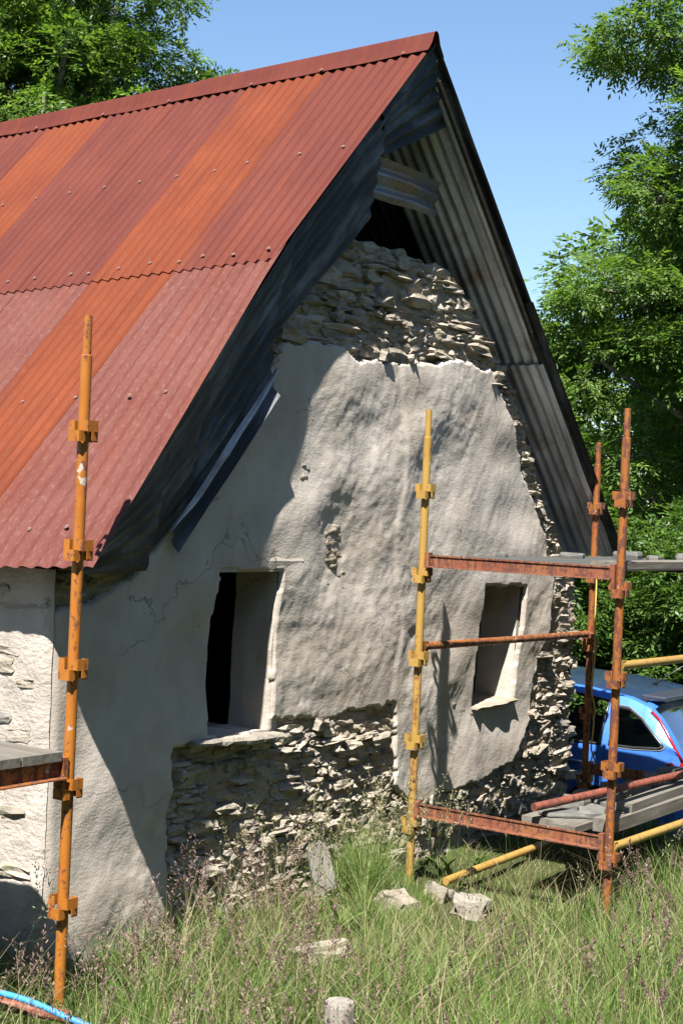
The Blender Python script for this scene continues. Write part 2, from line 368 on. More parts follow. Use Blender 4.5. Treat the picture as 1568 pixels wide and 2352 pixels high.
# lintels and sills
def slab(name, x0, x1, z0, z1, y0, y1, mat, parent, seg=14, amp=.012, tilt=0, taper=0):
    b = MB(); vs = []; fs = []
    for i in range(seg+1):
        t = i/seg; x = x0+(x1-x0)*t; k = amp*1.6*noise.noise(Vector((x*9, z0*3, 1)))
        k2 = amp*noise.noise(Vector((x*14, z0, 7))); th = 1-taper*abs(t-.6)*1.2
        zz0 = z1-(z1-z0)*th
        vs += [(x, y0+k, zz0+tilt*t+k2), (x, y0+k*1.4-.006, (zz0+z1)/2+tilt*t), (x, y0+k+.008, z1+tilt*t+k2*.5), (x, y1, z1+tilt*t), (x, y1, zz0+tilt*t)]
    for i in range(seg):
        for j in range(5): fs.append((i*5+j, i*5+(j+1) % 5, (i+1)*5+(j+1) % 5, (i+1)*5+j))
    fs += [(4,3,2,1,0), tuple(seg*5+j for j in range(5))]
    return b.add(vs, fs).build(name, mat, parent)
slab('lintel', .92, 1.86, 1.84, 1.955, -.050, .25, M['coat'], gable, 16, .004)
slab('lintel', 3.84, 4.66, 1.725, 1.85, -.05, .25, M['coat'], gable, 16, .006)
slab('window_sill', .94, 1.68, .945, .985, -.115, .5, M['stone'], gable, 20, .014, -.03, .45)
slab('window_sill', 3.86, 4.42, .893, .915, -.07, .5, M['stone'], gable, 18, .012, .02, .3)
# other walls
def side_y(y, z): return -.04-.02*fbm(y/.4, z/.35, 3, 201)-.008*fbm(y/.09, z/.07, 3, 207)
def side_wall():
    Y = np.concatenate([np.arange(-.035, 1.6, .02), np.arange(1.6, 6.61, .25)]); Z = np.arange(-.5, 1.86, .02); YY, ZZ = np.meshgrid(Y, Z, indexing='ij')
    c = np.clip((.06-YY-.035)/.06, 0, 1); X = side_y(YY, ZZ)+.03*c*c
    n1, n2 = YY.shape; i = np.arange(n1*n2).reshape(n1, n2); F = np.stack([i[:-1,:-1], i[:-1,1:], i[1:,1:], i[1:,:-1]], -1).reshape(-1, 4)
    return link('side_wall', np_mesh('side_wall', np.stack([X, YY, ZZ], -1).reshape(-1, 3), F, M['white'], True), cottage)
sidew = side_wall()
b = MB(); b.box((4.86, .53, -.9), (5.36, 6.6, 1.80)); b.build('far_side_wall', M['mortar'], cottage)
b = MB(); b.add([(0,6.6,-.6),(5.36,6.6,-.6),(5.36,6.6,1.85),(2.67,6.6,4.7),(0,6.6,1.6), (0,6.2,-.6),(5.36,6.2,-.6),(5.36,6.2,1.85),(2.67,6.2,4.7),(0,6.2,1.6)], [(4,3,2,1,0),(5,6,7,8,9),(0,1,6,5),(1,2,7,6),(2,3,8,7),(3,4,9,8),(4,0,5,9)]).build('back_gable_wall', M['mortar'], cottage)
b = MB(); b.box((.06, .56, 1.70), (.38, 6.3, 2.12)); b.build('eave_light_block', M['timber'], cottage)  # unseen box added to close the eave gap against leaking light
b = MB(); b.box((4.95, .56, 1.79), (5.28, 6.3, 2.16)); b.build('eave_light_block', M['timber'], cottage)  # same added light closer under the far eave
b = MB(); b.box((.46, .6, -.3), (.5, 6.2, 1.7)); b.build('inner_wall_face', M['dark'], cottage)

# stones of the gable
def stone_mesh(seed):
    bm = bmesh.new(); bmesh.ops.create_cube(bm, size=1); bmesh.ops.subdivide_edges(bm, edges=bm.edges[:], cuts=2, use_grid_fill=True)
    rr = random.Random(seed)
    for v in bm.verts:
        c = v.co; k = noise.noise_vector(c*1.7+Vector((seed*5.1, 0, 0)))*.9+noise.noise_vector(c*4.5+Vector((seed*2.7, 3, 0)))*.45
        e = sum(abs(q) > .49 for q in c)
        c *= 1-.07*max(0, e-1)*rr.uniform(.3, 1.7)
        v.co = c+Vector((k.x*.16, k.y*.22+rr.uniform(-.07, .07), k.z*.24))
    bmesh.ops.triangulate(bm, faces=[f for f in bm.faces])
    me = bpy.data.meshes.new('stone'); bm.to_mesh(me); bm.free(); me.materials.append(M['stone']); return me
SM = [stone_mesh(i) for i in range(18)]
def stones():
    rr = random.Random(12); L = []
    z = -.12
    while z < 3.84:
        h = rr.uniform(.022, .060) if rr.random() < .85 else rr.uniform(.06, .085)
        x = rr.uniform(-.02, .1)
        while x < 5.40:
            quo = x > 4.72 and z < 1.75
            top = z > 3.0
            wd = rr.uniform(.10, .28) if quo else (rr.uniform(.07, .30) if top else rr.uniform(.05, .20))
            if rr.random() < .12: wd *= .5
            hh = h*rr.uniform(.75, 1.25)
            cx = x+wd/2; cz = z+h/2+rr.uniform(-.012, .012)
            x += wd+rr.uniform(-.004, .018)
            if rr.random() < .13: continue
            q = [(cx, cz), (cx-wd*.4, cz), (cx+wd*.4, cz), (cx, cz+hh*.4), (cx, cz-hh*.4)]
            xs = np.array([p[0] for p in q]); zs = np.array([p[1] for p in q])
            if not pip(xs[:1], zs[:1], OUT).all(): continue
            if pip(xs, zs-.01, OUT).sum() < 4: continue
            if coat_keep(xs, zs).sum() >= 2: continue
            if hole(xs, zs).any(): continue
            if abs(cz-.965) < .05 and .85 < cx < 1.75: continue
            if abs(cz-.905) < .05 and 3.78 < cx < 4.5: continue
            if abs(cz-1.9) < .08 and .85 < cx < 1.9: continue
            p = rr.uniform(.008, .034) if rr.random() < .85 else rr.uniform(.034, .062)
            if cx > 4.7 and cz > 1.4: p *= .6
            L.append((wd*1.06, hh*1.1, cx, cz, p, rr.uniform(-6, 6), rr.uniform(-9, 9), rr.randrange(18)))
        z += h+rr.uniform(-.002, .008)
    # loose head course along the top of the wall and by the eaves
    for i in range(9):
        L.append((rr.uniform(.14, .3), rr.uniform(.05, .09), 2.2+i*.145, 3.735+rr.uniform(-.01, .02), rr.uniform(-.03, .03), rr.uniform(-5, 5), rr.uniform(-12, 12), rr.randrange(18)))
    L.sort(key=lambda s: -s[0]*s[1])
    big, small = L[:270], L[270:]
    def mat_of(s):
        wd, hh, cx, cz, p, rx, rz, k = s
        return Matrix.Translation((cx, .075-p, cz)) @ Matrix.Rotation(R(rx), 4, 'Y') @ Matrix.Rotation(R(rz), 4, 'Z') @ Matrix.Diagonal((wd, .15, hh, 1))
    for s in big:
        o = link('stone', SM[s[7]], gable); o.matrix_world = mat_of(s); o.matrix_parent_inverse = Matrix.Translation(-Vector(cottage.location)*0)
        o.matrix_basis = mat_of(s)
    mb = MB()
    for s in small:
        mm = mat_of(s); me = SM[s[7]]
        mb.add([mm @ v.co for v in me.vertices], [tuple(p.vertices) for p in me.polygons])
    o = mb.build('small_stones', M['stone'], gable); tag(o, kind='stuff')
    return len(big), len(small)
print('stones', stones())
def side_stones():
    rr = random.Random(3)
    L = []; z = -.1
    while z < 1.75:
        h = rr.uniform(.04, .085); y0 = rr.uniform(0, .25)
        while y0 < 1.3:
            wd = rr.uniform(.12, .34)
            if rr.random() < .5: L.append((z+h/2, y0, wd, h))
            y0 += wd+rr.uniform(.02, .12)
        z += h+rr.uniform(.01, .05)
    for z, y0, wd, h in L:
        o = link('stone', SM[rr.randrange(18)], sidew)
        o.matrix_basis = Matrix.Translation((.02-rr.uniform(0, .008), y0+wd/2, z)) @ Matrix.Rotation(R(rr.uniform(-4, 4)), 4, 'X') @ Matrix.Diagonal((.14, wd, h, 1))
        o.matrix_parent_inverse = Matrix()
side_stones()

# ------------------------------------------------------------------ cottage: roof
roofm = MB()
RX, RZ = 2.67, 4.98
def ridge(y): return Vector((RX, y, RZ-.033*(y+.28)))
def eaveL(y): return Vector((-.23, y, 1.885-.05*(y+.35)))
def eaveR(y): return Vector((5.56, y, 1.97-.03*(y+.3)))
def slopeP(side, y, t, off):
    a = ridge(y); e = eaveL(y) if side < 0 else eaveR(y)
    d = e-a; nrm = Vector((d.z, 0, -d.x)).normalized()
    if nrm.z < 0: nrm = -nrm
    return a+d*t+nrm*off
for y in (.75, 1.5, 2.7, 4.0, 5.3, 6.3):          # rafters
    for s in (-1, 1):
        p, q = slopeP(s, y, .02, -.13), slopeP(s, y, .98, -.13); roofm.tube([p, q], .05, 6)
for t in (.06, .33, .63, .93):                     # purlins
    for s in (-1, 1): roofm.tube([slopeP(s, .62, t, -.075), slopeP(s, 6.5, t, -.075)], .035, 6)
roofm.tube([ridge(.0)-Vector((0, 0, .17)), ridge(6.5)-Vector((0, 0, .17))], .12, 8)  # unseen ridge beam added to stop sun leaking in under the cap
roof = roofm.build('roof', M['timber'], cottage)
def corrugated(name, fn, u0, u1, nv, mat, parent, pitch=.0762, amp=.0075, spp=8, uoff=0, wave=0, label=None, ph=0):
    """fn(u, v in 0..1) -> (point, normal, length) ; corrugation runs along v"""
    nu = max(6, int((u1-u0)/pitch*spp)); vs = []; uvs = []
    for i in range(nu+1):
        u = u0+(u1-u0)*i/nu; c = amp*math.cos(2*math.pi*u/pitch+ph)
        for j in range(nv+1):
            v = j/nv; p, n, ln = fn(u, v)
            k = wave*noise.noise(Vector((u*3+uoff, v*ln*2.3, uoff))) if wave else 0
            vs.append(p+n*(c+k)); uvs.append((u+uoff*3.7, v*ln+uoff*1.3))
    fs = [(i*(nv+1)+j, i*(nv+1)+j+1, (i+1)*(nv+1)+j+1, (i+1)*(nv+1)+j) for i in range(nu) for j in range(nv)]
    me = np_mesh(name, np.array([tuple(p) for p in vs]), np.array(fs), mat, True, np.array(uvs))
    o = link(name, me, parent)
    if label: o['label'] = label
    return o
LAP = .474
def sheetfn(side, t0, t1, off, shear=None):
    def fn(u, v):
        t = t0+(t1-t0)*v
        y = u+(shear(u, t) if shear else 0)
        a = ridge(y); e = eaveL(y) if side < 0 else eaveR(y); d = e-a; n = Vector((d.z, 0, -d.x)).normalized()
        if n.z < 0: n = -n
        return a+d*t+n*off, n, d.length*(t1-t0)
    return fn
edges = [-.25, .45] + [.45+.6096*i for i in range(1, 11)]
upc = ['red', 'orange', 'red', 'red', 'orange', 'red', 'orange', 'red', 'red', 'orange', 'red']
loc_ = ['pink', 'orange', 'pink', 'pink', 'orange', 'pink', 'red', 'pink', 'orange', 'red', 'pink']
def sh_low(u, t):            # the lower verge sheet flares outwards to the eaves
    f = max(0, (.45-u)/.7); return f*(.025-.25*max(0, (t-LAP)/(1-LAP)))
def sh_up(u, t):
    f = max(0, (.45-u)/.7); return f*(.025-.035*(1-t/LAP))
for i in range(11):
    a, c = edges[i], edges[i+1]
    corrugated('roof_sheet', sheetfn(-1, .004, LAP+.012, .013+(i % 2)*.002, sh_up if i == 0 else None), a, c+.03, 8, M[upc[i]], roof, uoff=i+.37, wave=.0015, label='chalky dark red iron roof sheet' if upc[i] == 'red' else 'orange rusting iron roof sheet')
    corrugated('roof_sheet', sheetfn(-1, LAP-.025, 1.0+.004*math.sin(i*2.1), .006+(i % 2)*.002, sh_low if i == 0 else None), a, c+.03, 8, M[loc_[i]], roof, uoff=i+11.7, wave=.002)
    corrugated('roof_sheet', sheetfn(1, .004, .475, .02+(i % 2)*.002), a-.03, c+.03, 6, M['darkzinc'], roof, uoff=i+30.7, wave=.004)
    corrugated('roof_sheet', sheetfn(1, .45, 1.0, .004+(i % 2)*.002, (lambda u, t: -.05*max(0, (.3-u)/.55)) if i == 0 else None), a, c+.03, 6, M['darkzinc'], roof, uoff=i+50.7, wave=.005)
# old zinc layer under the verge of the far slope
corrugated('lining_sheet', sheetfn(1, .05, .60, -.045), -.235, .36, 10, M['zinc'], roof, amp=.011, uoff=3.3, wave=.008, label='old grey zinc sheet with brown rust patch')
corrugated('lining_sheet', sheetfn(1, .56, .995, -.062, lambda u, t: -.03), -.22, .40, 10, M['zinc'], roof, uoff=8.6, wave=.022)
# eaves batten along the far verge
b = MB(); b.tube([slopeP(1, -.22, .05, -.03), slopeP(1, -.22, .5, -.03)], .022, 6); b.build('verge_batten', M['timber'], roof)
b = MB(); b.tube([slopeP(1, -.22, .5, -.03), slopeP(1, -.24, .98, -.03)], .024, 6); b.build('verge_batten', M['timber'], roof)
# ridge capping
def ridgecap(y0, y1, k):
    prof = []
    dL = (eaveL(0)-ridge(0)).normalized(); dR = (eaveR(0)-ridge(0)).normalized()
    nL = Vector((dL.z, 0, -dL.x)); nL = nL if nL.z > 0 else -nL; nR = Vector((dR.z, 0, -dR.x)); nR = nR if nR.z > 0 else -nR
    pts = [dL*.105+nL*.026, dL*.07+nL*.030, dL*.03+nL*.036]
    for a in np.linspace(R(150), R(30), 6): pts.append(Vector((math.cos(a)*.028, 0, .050+math.sin(a)*.028)))
    pts += [dR*.03+nR*.036, dR*.07+nR*.032, dR*.105+nR*.028]
    st = 16; vs = []; uvs = []
    for i in range(st+1):
        y = y0+(y1-y0)*i/st; r = ridge(y)
        for j, p in enumerate(pts):
            q = p+r+Vector((0, 0, .004*k)); e = (abs(j-5.5)/5.5)**3
            q += Vector((0, 0, .011*e*noise.noise(Vector((y*2.2, j > 5, k)))))
            vs.append(tuple(q)); uvs.append((y, j*.04))
    n = len(pts); fs = [(i*n+j, (i+1)*n+j, (i+1)*n+j+1, i*n+j+1) for i in range(st) for j in range(n-1)]
    return link('ridge_cap', np_mesh('ridge_cap', np.array(vs), np.array(fs), M['red'], True, np.array(uvs)), roof)
ridgecap(-.275, 1.55, 1); ridgecap(1.45, 3.3, 0); ridgecap(3.2, 5.1, 1); ridgecap(5.0, 6.75, 0)
# nails with washers
def nail_mesh():
    b = MB(); n = 10; vs = []
    for r, z in ((.0115, 0), (.0115, .002), (.006, .003), (.0055, .006), (.003, .007)):
        vs += [(r*math.cos(2*math.pi*i/n), r*math.sin(2*math.pi*i/n), z) for i in range(n)]
    b.add(vs, [(j*n+i, j*n+(i+1) % n, (j+1)*n+(i+1) % n, (j+1)*n+i) for j in range(4) for i in range(n)]+[tuple(4*n+i for i in range(n))])
    me = bpy.data.meshes.new('roof_nail'); me.from_pydata(b.v, [], b.f); me.materials.append(M['tin']); return me
NM = nail_mesh()
dl = eaveL(0)-ridge(0); nl = Vector((dl.z, 0, -dl.x)).normalized(); nl = nl if nl.z > 0 else -nl
def nail(y, t, off):
    o = link('roof_nail', NM, roof); o.matrix_parent_inverse = Matrix()
    p = slopeP(-1, y, t, off); o.matrix_basis = Matrix.Translation(p) @ Vector((0, 0, 1)).rotation_difference(nl).to_matrix().to_4x4()
rr = random.Random(8)
for t, off, sp in ((.25, .025, .305), (LAP-.008, .026, .21), (.73, .018, .31), (.945, .018, .27)):
    y = -.17
    while y < 4.2:
        yy = round(y/.0762)*.0762; nail(yy, t+rr.uniform(-.004, .004), off); y += sp+rr.uniform(-.05, .05)
for y in (-.1, .5, 1.05, 1.75, 2.35, 3.0, 3.6):
    nail(y, .022, .036)
# dark iron sheets nailed over the gable under the near verge
def vergesheet(t0, t1, v_up, v_lo, yu, yl, mat, k, ph=0, amp=.009, lip=0, name='gable_sheet', label=None):
    """hangs from the verge line (parameter t down the slope); u runs downwards across, corrugation follows the slope"""
    def fn(u, v):
        t = t0+(t1-t0)*v; p = slopeP(-1, -.1, t, 0)
        wv = v_up+(v_lo-v_up)*v
        f = u/.6; dz = -wv*f
        y = (yu[0]+(yu[1]-yu[0])*v)*(1-f)+(yl[0]+(yl[1]-yl[0])*v)*f
        y -= lip*max(0, f-.78)**2/.0484; dz += lip*.5*max(0, f-.88)/.12
        n = Vector((-.15, -1, -.2)).normalized()
        return Vector((p.x+.06*f, y, p.z-.03+dz)), n, (eaveL(0)-ridge(0)).length*(t1-t0)
    return corrugated(name, fn, 0, .6, 10, mat, roof, amp=amp, spp=8, uoff=k*2.9, wave=.014, ph=ph, pitch=.086, label=label)
def apexfn(u, v):
    a = Vector((2.69, -.25, 5.00)).lerp(Vector((2.22, -.215, 4.50)), v); c = Vector((3.03, -.17, 4.60)).lerp(Vector((2.39, -.12, 4.28)), v)
    return a.lerp(c, u/.42), Vector((-.1, -1, -.15)).normalized(), .9
corrugated('gable_sheet', apexfn, 0, .42, 12, M['darkzinc'], roof, amp=.011, pitch=.084, wave=.02, uoff=2.9)
vergesheet(.12, .44, .66, .50, (-.20, -.195), (-.05, -.05), M['darkzinc'], 2, 1)
vergesheet(.41, .71, .52, .64, (-.20, -.29), (-.055, -.065), M['darkzinc'], 3, 2, .007)
vergesheet(.44, .70, .82, .86, (-.18, -.22), (-.085, -.08), M['darkzinc'], 4, 0, .012, .06)
vergesheet(.67, .80, .72, .64, (-.29, -.32), (-.09, -.10), M['darkzinc'], 5, 1, .006)
vergesheet(.77, .985, .70, .05, (-.33, -.39), (-.12, -.16), M['darkzinc'], 6, 2, .006)
def curlfn(u, v):  # paler zinc strip colours in the reflected light along the dark sheet edge
    a = Vector((1.45, -.125, 2.94)).lerp(Vector((.64, -.135, 2.06)), v); k = .02*noise.noise(Vector((v*7, 0, 2)))
    w_ = (.10*math.sin(math.pi*min(1, .12+.8*v))+k)/.1; q = u*w_*.55
    return a+Vector((.45, -.05, -.9)).normalized()*q, Vector((-.15, -.95, -.1)).normalized(), 1.2
corrugated('gable_sheet', curlfn, 0, .1, 16, M['zinc'], roof, amp=.012, pitch=.09, wave=.02, uoff=7.7, label='curled gable sheet edge, its lit look put in with paler zinc')
# strip of corrugated sheet nailed across the loft opening
def stripfn(u, v):
    a = Vector((2.26, -.05, 4.29)).lerp(Vector((3.19, -.02, 4.28)), v); c = Vector((2.25, -.04, 4.04)).lerp(Vector((3.14, -.02, 4.06)), v)
    f = u/.24; return a.lerp(c, f), Vector((0, -.95, .3)).normalized(), .93
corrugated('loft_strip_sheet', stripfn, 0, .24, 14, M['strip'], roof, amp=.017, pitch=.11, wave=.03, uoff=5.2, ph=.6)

# ------------------------------------------------------------------ scaffold
def coupler_mesh(mat):
    b = MB()
    for ang, dz in ((0, -.021), (90, .021), (180, -.021), (270, .021)):
        Mr = Matrix.Rotation(R(ang), 4, 'Z')
        b.box((.050, -.031, dz-.023), (.055, .031, dz+.023), Mr)
        for s in (-1, 1): b.box((.020, s*.0305-.002, dz-.0225), (.0502, s*.0305+.002, dz+.0225), Mr)
    me = bpy.data.meshes.new('coupler'); me.from_pydata(b.v, [], b.f); me.materials.append(mat); return me
CM = {k: coupler_mesh(M[k]) for k in ('pole_orange', 'pole_yellow', 'pole_rust')}
def standard(parent, x, y, z0, top, zs, mat, ang=0):
    b = MB(); n = 18; sp = top-.165
    prof = [(.0242, z0), (.0242, sp), (.0185, sp+.004), (.0185, top), (.0155, top), (.0155, top-.05), (.0005, top-.05)]
    vs = []
    for r, z in prof: vs += [(x+r*math.cos(2*math.pi*i/n), y+r*math.sin(2*math.pi*i/n), z) for i in range(n)]
    b.add(vs, [(j*n+i, j*n+(i+1) % n, (j+1)*n+(i+1) % n, (j+1)*n+i) for j in range(len(prof)-1) for i in range(n)])
    b.box((x-.07, y-.07, z0-.006), (x+.07, y+.07, z0))
    o = b.build('standard', M[mat], parent, True, auto=40)
    for z in zs:
        c = link('coupler', CM[mat], o); c.matrix_parent_inverse = Matrix(); c.matrix_basis = Matrix.Translation((x, y, z)) @ Matrix.Rotation(R(ang), 4, 'Z')
    return o
def fixpar(o): return o
def ledger(parent, p, q, mat, name='ledger'):
    p = Vector(p); q = Vector(q); d = (q-p).normalized(); b = MB(); b.tube([p+d*.045, q-d*.045], .0242, 14)
    for e, s in ((p, 1), (q, -1)):
        Mx = Matrix.Translation(e+d*s*.05) @ Vector((1, 0, 0)).rotation_difference(d*s).to_matrix().to_4x4()
        b.box((-.02, -.018, -.045), (.03, .018, .03), Mx)
    return b.build(name, M[mat], parent, True, auto=35)
def transom(parent, p, q, mat, side=-1):
    """angle section: upright web and a foot flange facing 'side' of x, or of y"""
    p = Vector(p); q = Vector(q); d = (q-p).normalized(); L = (q-p).length
    yv = Vector((0, 0, 1)).cross(d)*side
    Mx = Matrix((d, yv, Vector((0, 0, 1)))).transposed().to_4x4(); Mx.translation = p
    b = MB(); b.box((.05, -.003, .002), (L-.05, .003, .068), Mx); b.box((.045, -.004, -.004), (L-.045, .046, .002), Mx)
    b.box((.04, .003, .060), (L-.04, .010, .070), Mx)
    for a in (.026, L-.056): b.box((a, -.02, -.05), (a+.03, .024, .082), Mx)
    for a in (.028, L-.053): b.box((a, -.012, -.085), (a+.025, .012, -.05), Mx)
    return b.build('transom', M[mat], parent)
ga = empty('gable_scaffold', (3.9, -.95, 0), 'yellow and rusty tube scaffold tower standing before the rendered gable', 'scaffold')
Zs = [.335, .83, 1.325, 1.82, 2.315]
standard(ga, 2.70, -.315, -.02, 2.81, [.34, .835, 1.33, 1.825, 2.325], 'pole_yellow')
standard(ga, 2.72, -1.58, -.02, 2.815, Zs, 'pole_rust')
standard(ga, 5.10, -.28, -.02, 2.765, [z-.03 for z in Zs], 'pole_rust')
standard(ga, 5.12, -1.58, -.02, 2.765, [z-.03 for z in Zs], 'pole_rust')
transom(ga, (2.70, -.315, 1.88), (2.72, -1.58, 1.875), 'transom', -1)
transom(ga, (2.70, -.315, .405), (2.72, -1.58, .395), 'transom', -1)
transom(ga, (5.10, -.28, 1.86), (5.12, -1.58, 1.86), 'transom', -1)
transom(ga, (5.10, -.28, .37), (5.12, -1.58, .37), 'transom', -1)
ledger(ga, (2.70, -.315, 1.40), (5.10, -.28, 1.375), 'pole_rust')
ledger(ga, (2.72, -1.58, 1.40), (5.12, -1.58, 1.375), 'pole_yellow')
ledger(ga, (2.72, -1.58, .40), (5.12, -1.58, .38), 'pole_yellow')
def board(x0, x1, yc, z, wd=.215, th=.038, label='', group=None, sag=0, mat='wood', rot=0, axis='x', name='scaffold_board', tilt=0):
    b = MB(); n = 8; vs = []
    for i in range(n+1):
        t = i/n; x = (t-.5)*(x1-x0)
        for (yy, zz) in ((-wd/2, 0), (wd/2, 0), (wd/2, th), (-wd/2, th)):
            vs.append((x, yy+.004*noise.noise(Vector((x*2, yc*9, 1))), zz-sag*math.sin(math.pi*t)+.003*noise.noise(Vector((x*3, yy*9, yc*5)))))
    fs = [(i*4+j, i*4+(j+1) % 4, (i+1)*4+(j+1) % 4, (i+1)*4+j) for i in range(n) for j in range(4)]+[(3,2,1,0), tuple(n*4+j for j in range(4))]
    b.add(vs, fs); o = b.build(name, M[mat])
    o.location = ((x0+x1)/2, yc, z) if axis == 'x' else (yc, (x0+x1)/2, z)
    o.rotation_euler = (0, tilt, rot+(0 if axis == 'x' else math.pi/2))
    return tag(o, label, 'board', group)
def steelplank(x0, x1, yc, z, label):
    b = MB(); wd = .225; L = x1-x0
    b.box((-L/2, -wd/2, .034), (L/2, wd/2, .038)); 
    for s in (-1, 1): b.box((-L/2, s*wd/2-.003, 0), (L/2, s*wd/2+.003, .0385))
    b.box((-L/2-.001, -wd/2+.003, .006), (-L/2+.003, wd/2-.003, .0335))
    for i in range(5): b.box((-L/2-.0035, -wd/2+.03+i*.037, .022), (-L/2-.0012, -wd/2+.055+i*.037, .029))
    o = b.build('scaffold_plank', M['plank']); o.location = ((x0+x1)/2, yc, z); return tag(o, label, 'plank', 'upper platform planks')
M['plank'] = m_plain('dull_galvanised_plank', (.05,.05,.045), .75, .1)
names = ['beside the wall', 'second out from the wall', 'in the middle', 'second in from the open side']
for i, nm in enumerate(names):
    steelplank(2.735, 5.08, -.56-.232*i, 1.906, 'grey perforated plank of the upper scaffold platform, '+nm)
board(2.735, 5.6, -1.475, 1.932, .17, .038, 'weathered timber board on open outer edge of the upper scaffold platform')
board(2.86, 5.2, -1.07, .432, .225, .04, 'grey weathered board on wall side of the low scaffold platform', rot=R(.3))
board(2.78, 5.1, -1.27, .432, .16, .04, 'grey weathered board between the thick batten and another low platform board', rot=R(-.3))
board(2.95, 5.18, -1.43, .432, .12, .075, 'thick grey timber batten along open edge of the low scaffold platform')
board(3.25, 5.0, -1.40, .508, .10, .05, 'shorter grey timber lying on the thick edge batten of low platform', rot=R(1.5))
# loose slates and rubble
def slate(x, y, z, l, wd, th, rz, label, group=None, tilt=(0, 0), seed=0, cat='slate', name='loose_slate', mat='slate', z_is_base=True):
    rr = random.Random(seed); n = rr.randrange(6, 9); top = []; bot = []
    for i in range(n):
        a = 2*math.pi*i/n+rr.uniform(-.2, .2); r = rr.uniform(.8, 1.1)/max(abs(math.cos(a)), abs(math.sin(a)))**.6
        top.append((math.cos(a)*l/2*r*.9, math.sin(a)*wd/2*r*.9, th*rr.uniform(.85, 1.05))); bot.append((math.cos(a)*l/2*r, math.sin(a)*wd/2*r, 0))
    b = MB(); mid = [((p[0]+q[0])*.53, (p[1]+q[1])*.53, th*.5*rr.uniform(.7, 1.2)) for p, q in zip(top, bot)]
    b.add(bot+mid+top, [tuple(range(n-1, -1, -1))]+[(j*n+i, j*n+(i+1) % n, (j+1)*n+(i+1) % n, (j+1)*n+i) for j in range(2) for i in range(n)]+[tuple(2*n+i for i in range(n))])
    o = b.build(name, M[mat]); o.location = (x, y, z); o.rotation_euler = (tilt[0], tilt[1], rz); return tag(o, label, cat, group)
zt = 1.9455
slate(4.05, -.62, zt, .26, .17, .035, .3, 'flat mossy slate lying alone on upper platform close by the wall', seed=1)
slate(4.62, -.75, zt, .34, .2, .05, .2, 'largest green slate in the pile at the end of upper platform', seed=2)
slate(4.83, -1.15, zt, .30, .18, .055, -.4, 'thick slate beside the rusty standard on the upper platform', seed=3)
slate(4.55, -.98, zt, .13, .1, .035, .9, 'small pale stone chip in front of the upper platform slates', seed=4)
slate(3.30, -.52, zt, .10, .08, .03, .2, 'small stone chip on upper platform near the yellow standard', seed=5)
rr = random.Random(31)
sp = [(3.25,-1.05),(3.55,-1.2),(3.62,-1.0),(3.95,-1.2),(3.98,-1.0),(4.25,-1.05),(4.35,-1.22),(4.6,-1.05),(3.03,-1.15),(4.75,-1.2),(3.4,-1.26),(4.12,-1.14),(4.9,-1.05),(3.78,-1.28),(3.15,-1.28),(3.45,-1.02)]
for i, (x, y) in enumerate(sp):
    slate(x, y, .474+.002*(i % 3), rr.uniform(.16, .34), rr.uniform(.10, .2), rr.uniform(.02, .055), rr.uniform(0, 3), 'loose grey slate lying on boards of the low scaffold platform', 'slates on the low platform', seed=40+i)
# loose red tube lying across the low platform
b = MB(); b.tube([(2.80, -1.07, .54), (5.2, -1.62, .66)], .0242, 14)
tag(b.build('loose_tube', M['pole_red'], None, True, auto=35), 'loose red oxide tube lying across slates on the low platform', 'tube')

b = MB(); b.tube([(2.60, -.625, .075), (4.6, -.56, .085)], .0242, 14)
tag(b.build('loose_tube', M['pole_yellow'], None, True, auto=35), 'loose yellow tube lying on the ground along the foot of wall', 'tube')
sd = empty('side_scaffold', (-1.0, 1.0, 0), 'orange tube scaffold along the white side wall under the eaves', 'scaffold')
Zl = [.49, .985, 1.48, 1.975, 2.47]
standard(sd, -.427, -.576, -.02, 2.95, Zl, 'pole_orange')
standard(sd, -1.70, -.576, -.02, 2.95, Zl, 'pole_orange')
standard(sd, -.427, 1.83, -.02, 2.95, Zl, 'pole_orange')
standard(sd, -1.70, 1.83, -.02, 2.95, Zl, 'pole_orange')
transom(sd, (-.427, -.576, 1.035), (-1.70, -.576, 1.035), 'pole_rust', 1)
transom(sd, (-.427, 1.83, 1.035), (-1.70, 1.83, 1.035), 'pole_rust', 1)
ledger(sd, (-1.70, -.576, 1.07), (-1.70, 1.83, 1.07), 'pole_orange')
for i, nm in enumerate(('nearest the white wall', 'second from the white wall', 'third from the white wall', 'fourth from the white wall', 'on outer edge')):
    board(-.60, 2.1, -.60-.228*i, 1.106, .22, .038, 'timber board of the side scaffold platform, '+nm, 'side platform boards', axis='y', mat='wood')

# rope on the far standard
pts = [Vector((5.06, -.32, 1.85)), Vector((5.02, -.35, 1.6)), Vector((5.05, -.34, 1.2)), Vector((5.04, -.34, .95)), Vector((5.10, -.34, .80)), Vector((5.06, -.35, .72)), Vector((5.05, -.35, .55)), Vector((5.12, -.36, .40))]
fine = []
for i in range(len(pts)-1):
    for t in range(4): fine.append(pts[i].lerp(pts[i+1], t/4)+Vector((.008*math.sin(i*4+t), 0, 0)))
b = MB(); b.tube(fine, .006, 6)
tag(b.build('rope', m_plain('yellow_rope', (.40,.27,.06), .8), None, True), 'thin yellow rope hanging down the rusty far standard', 'rope')

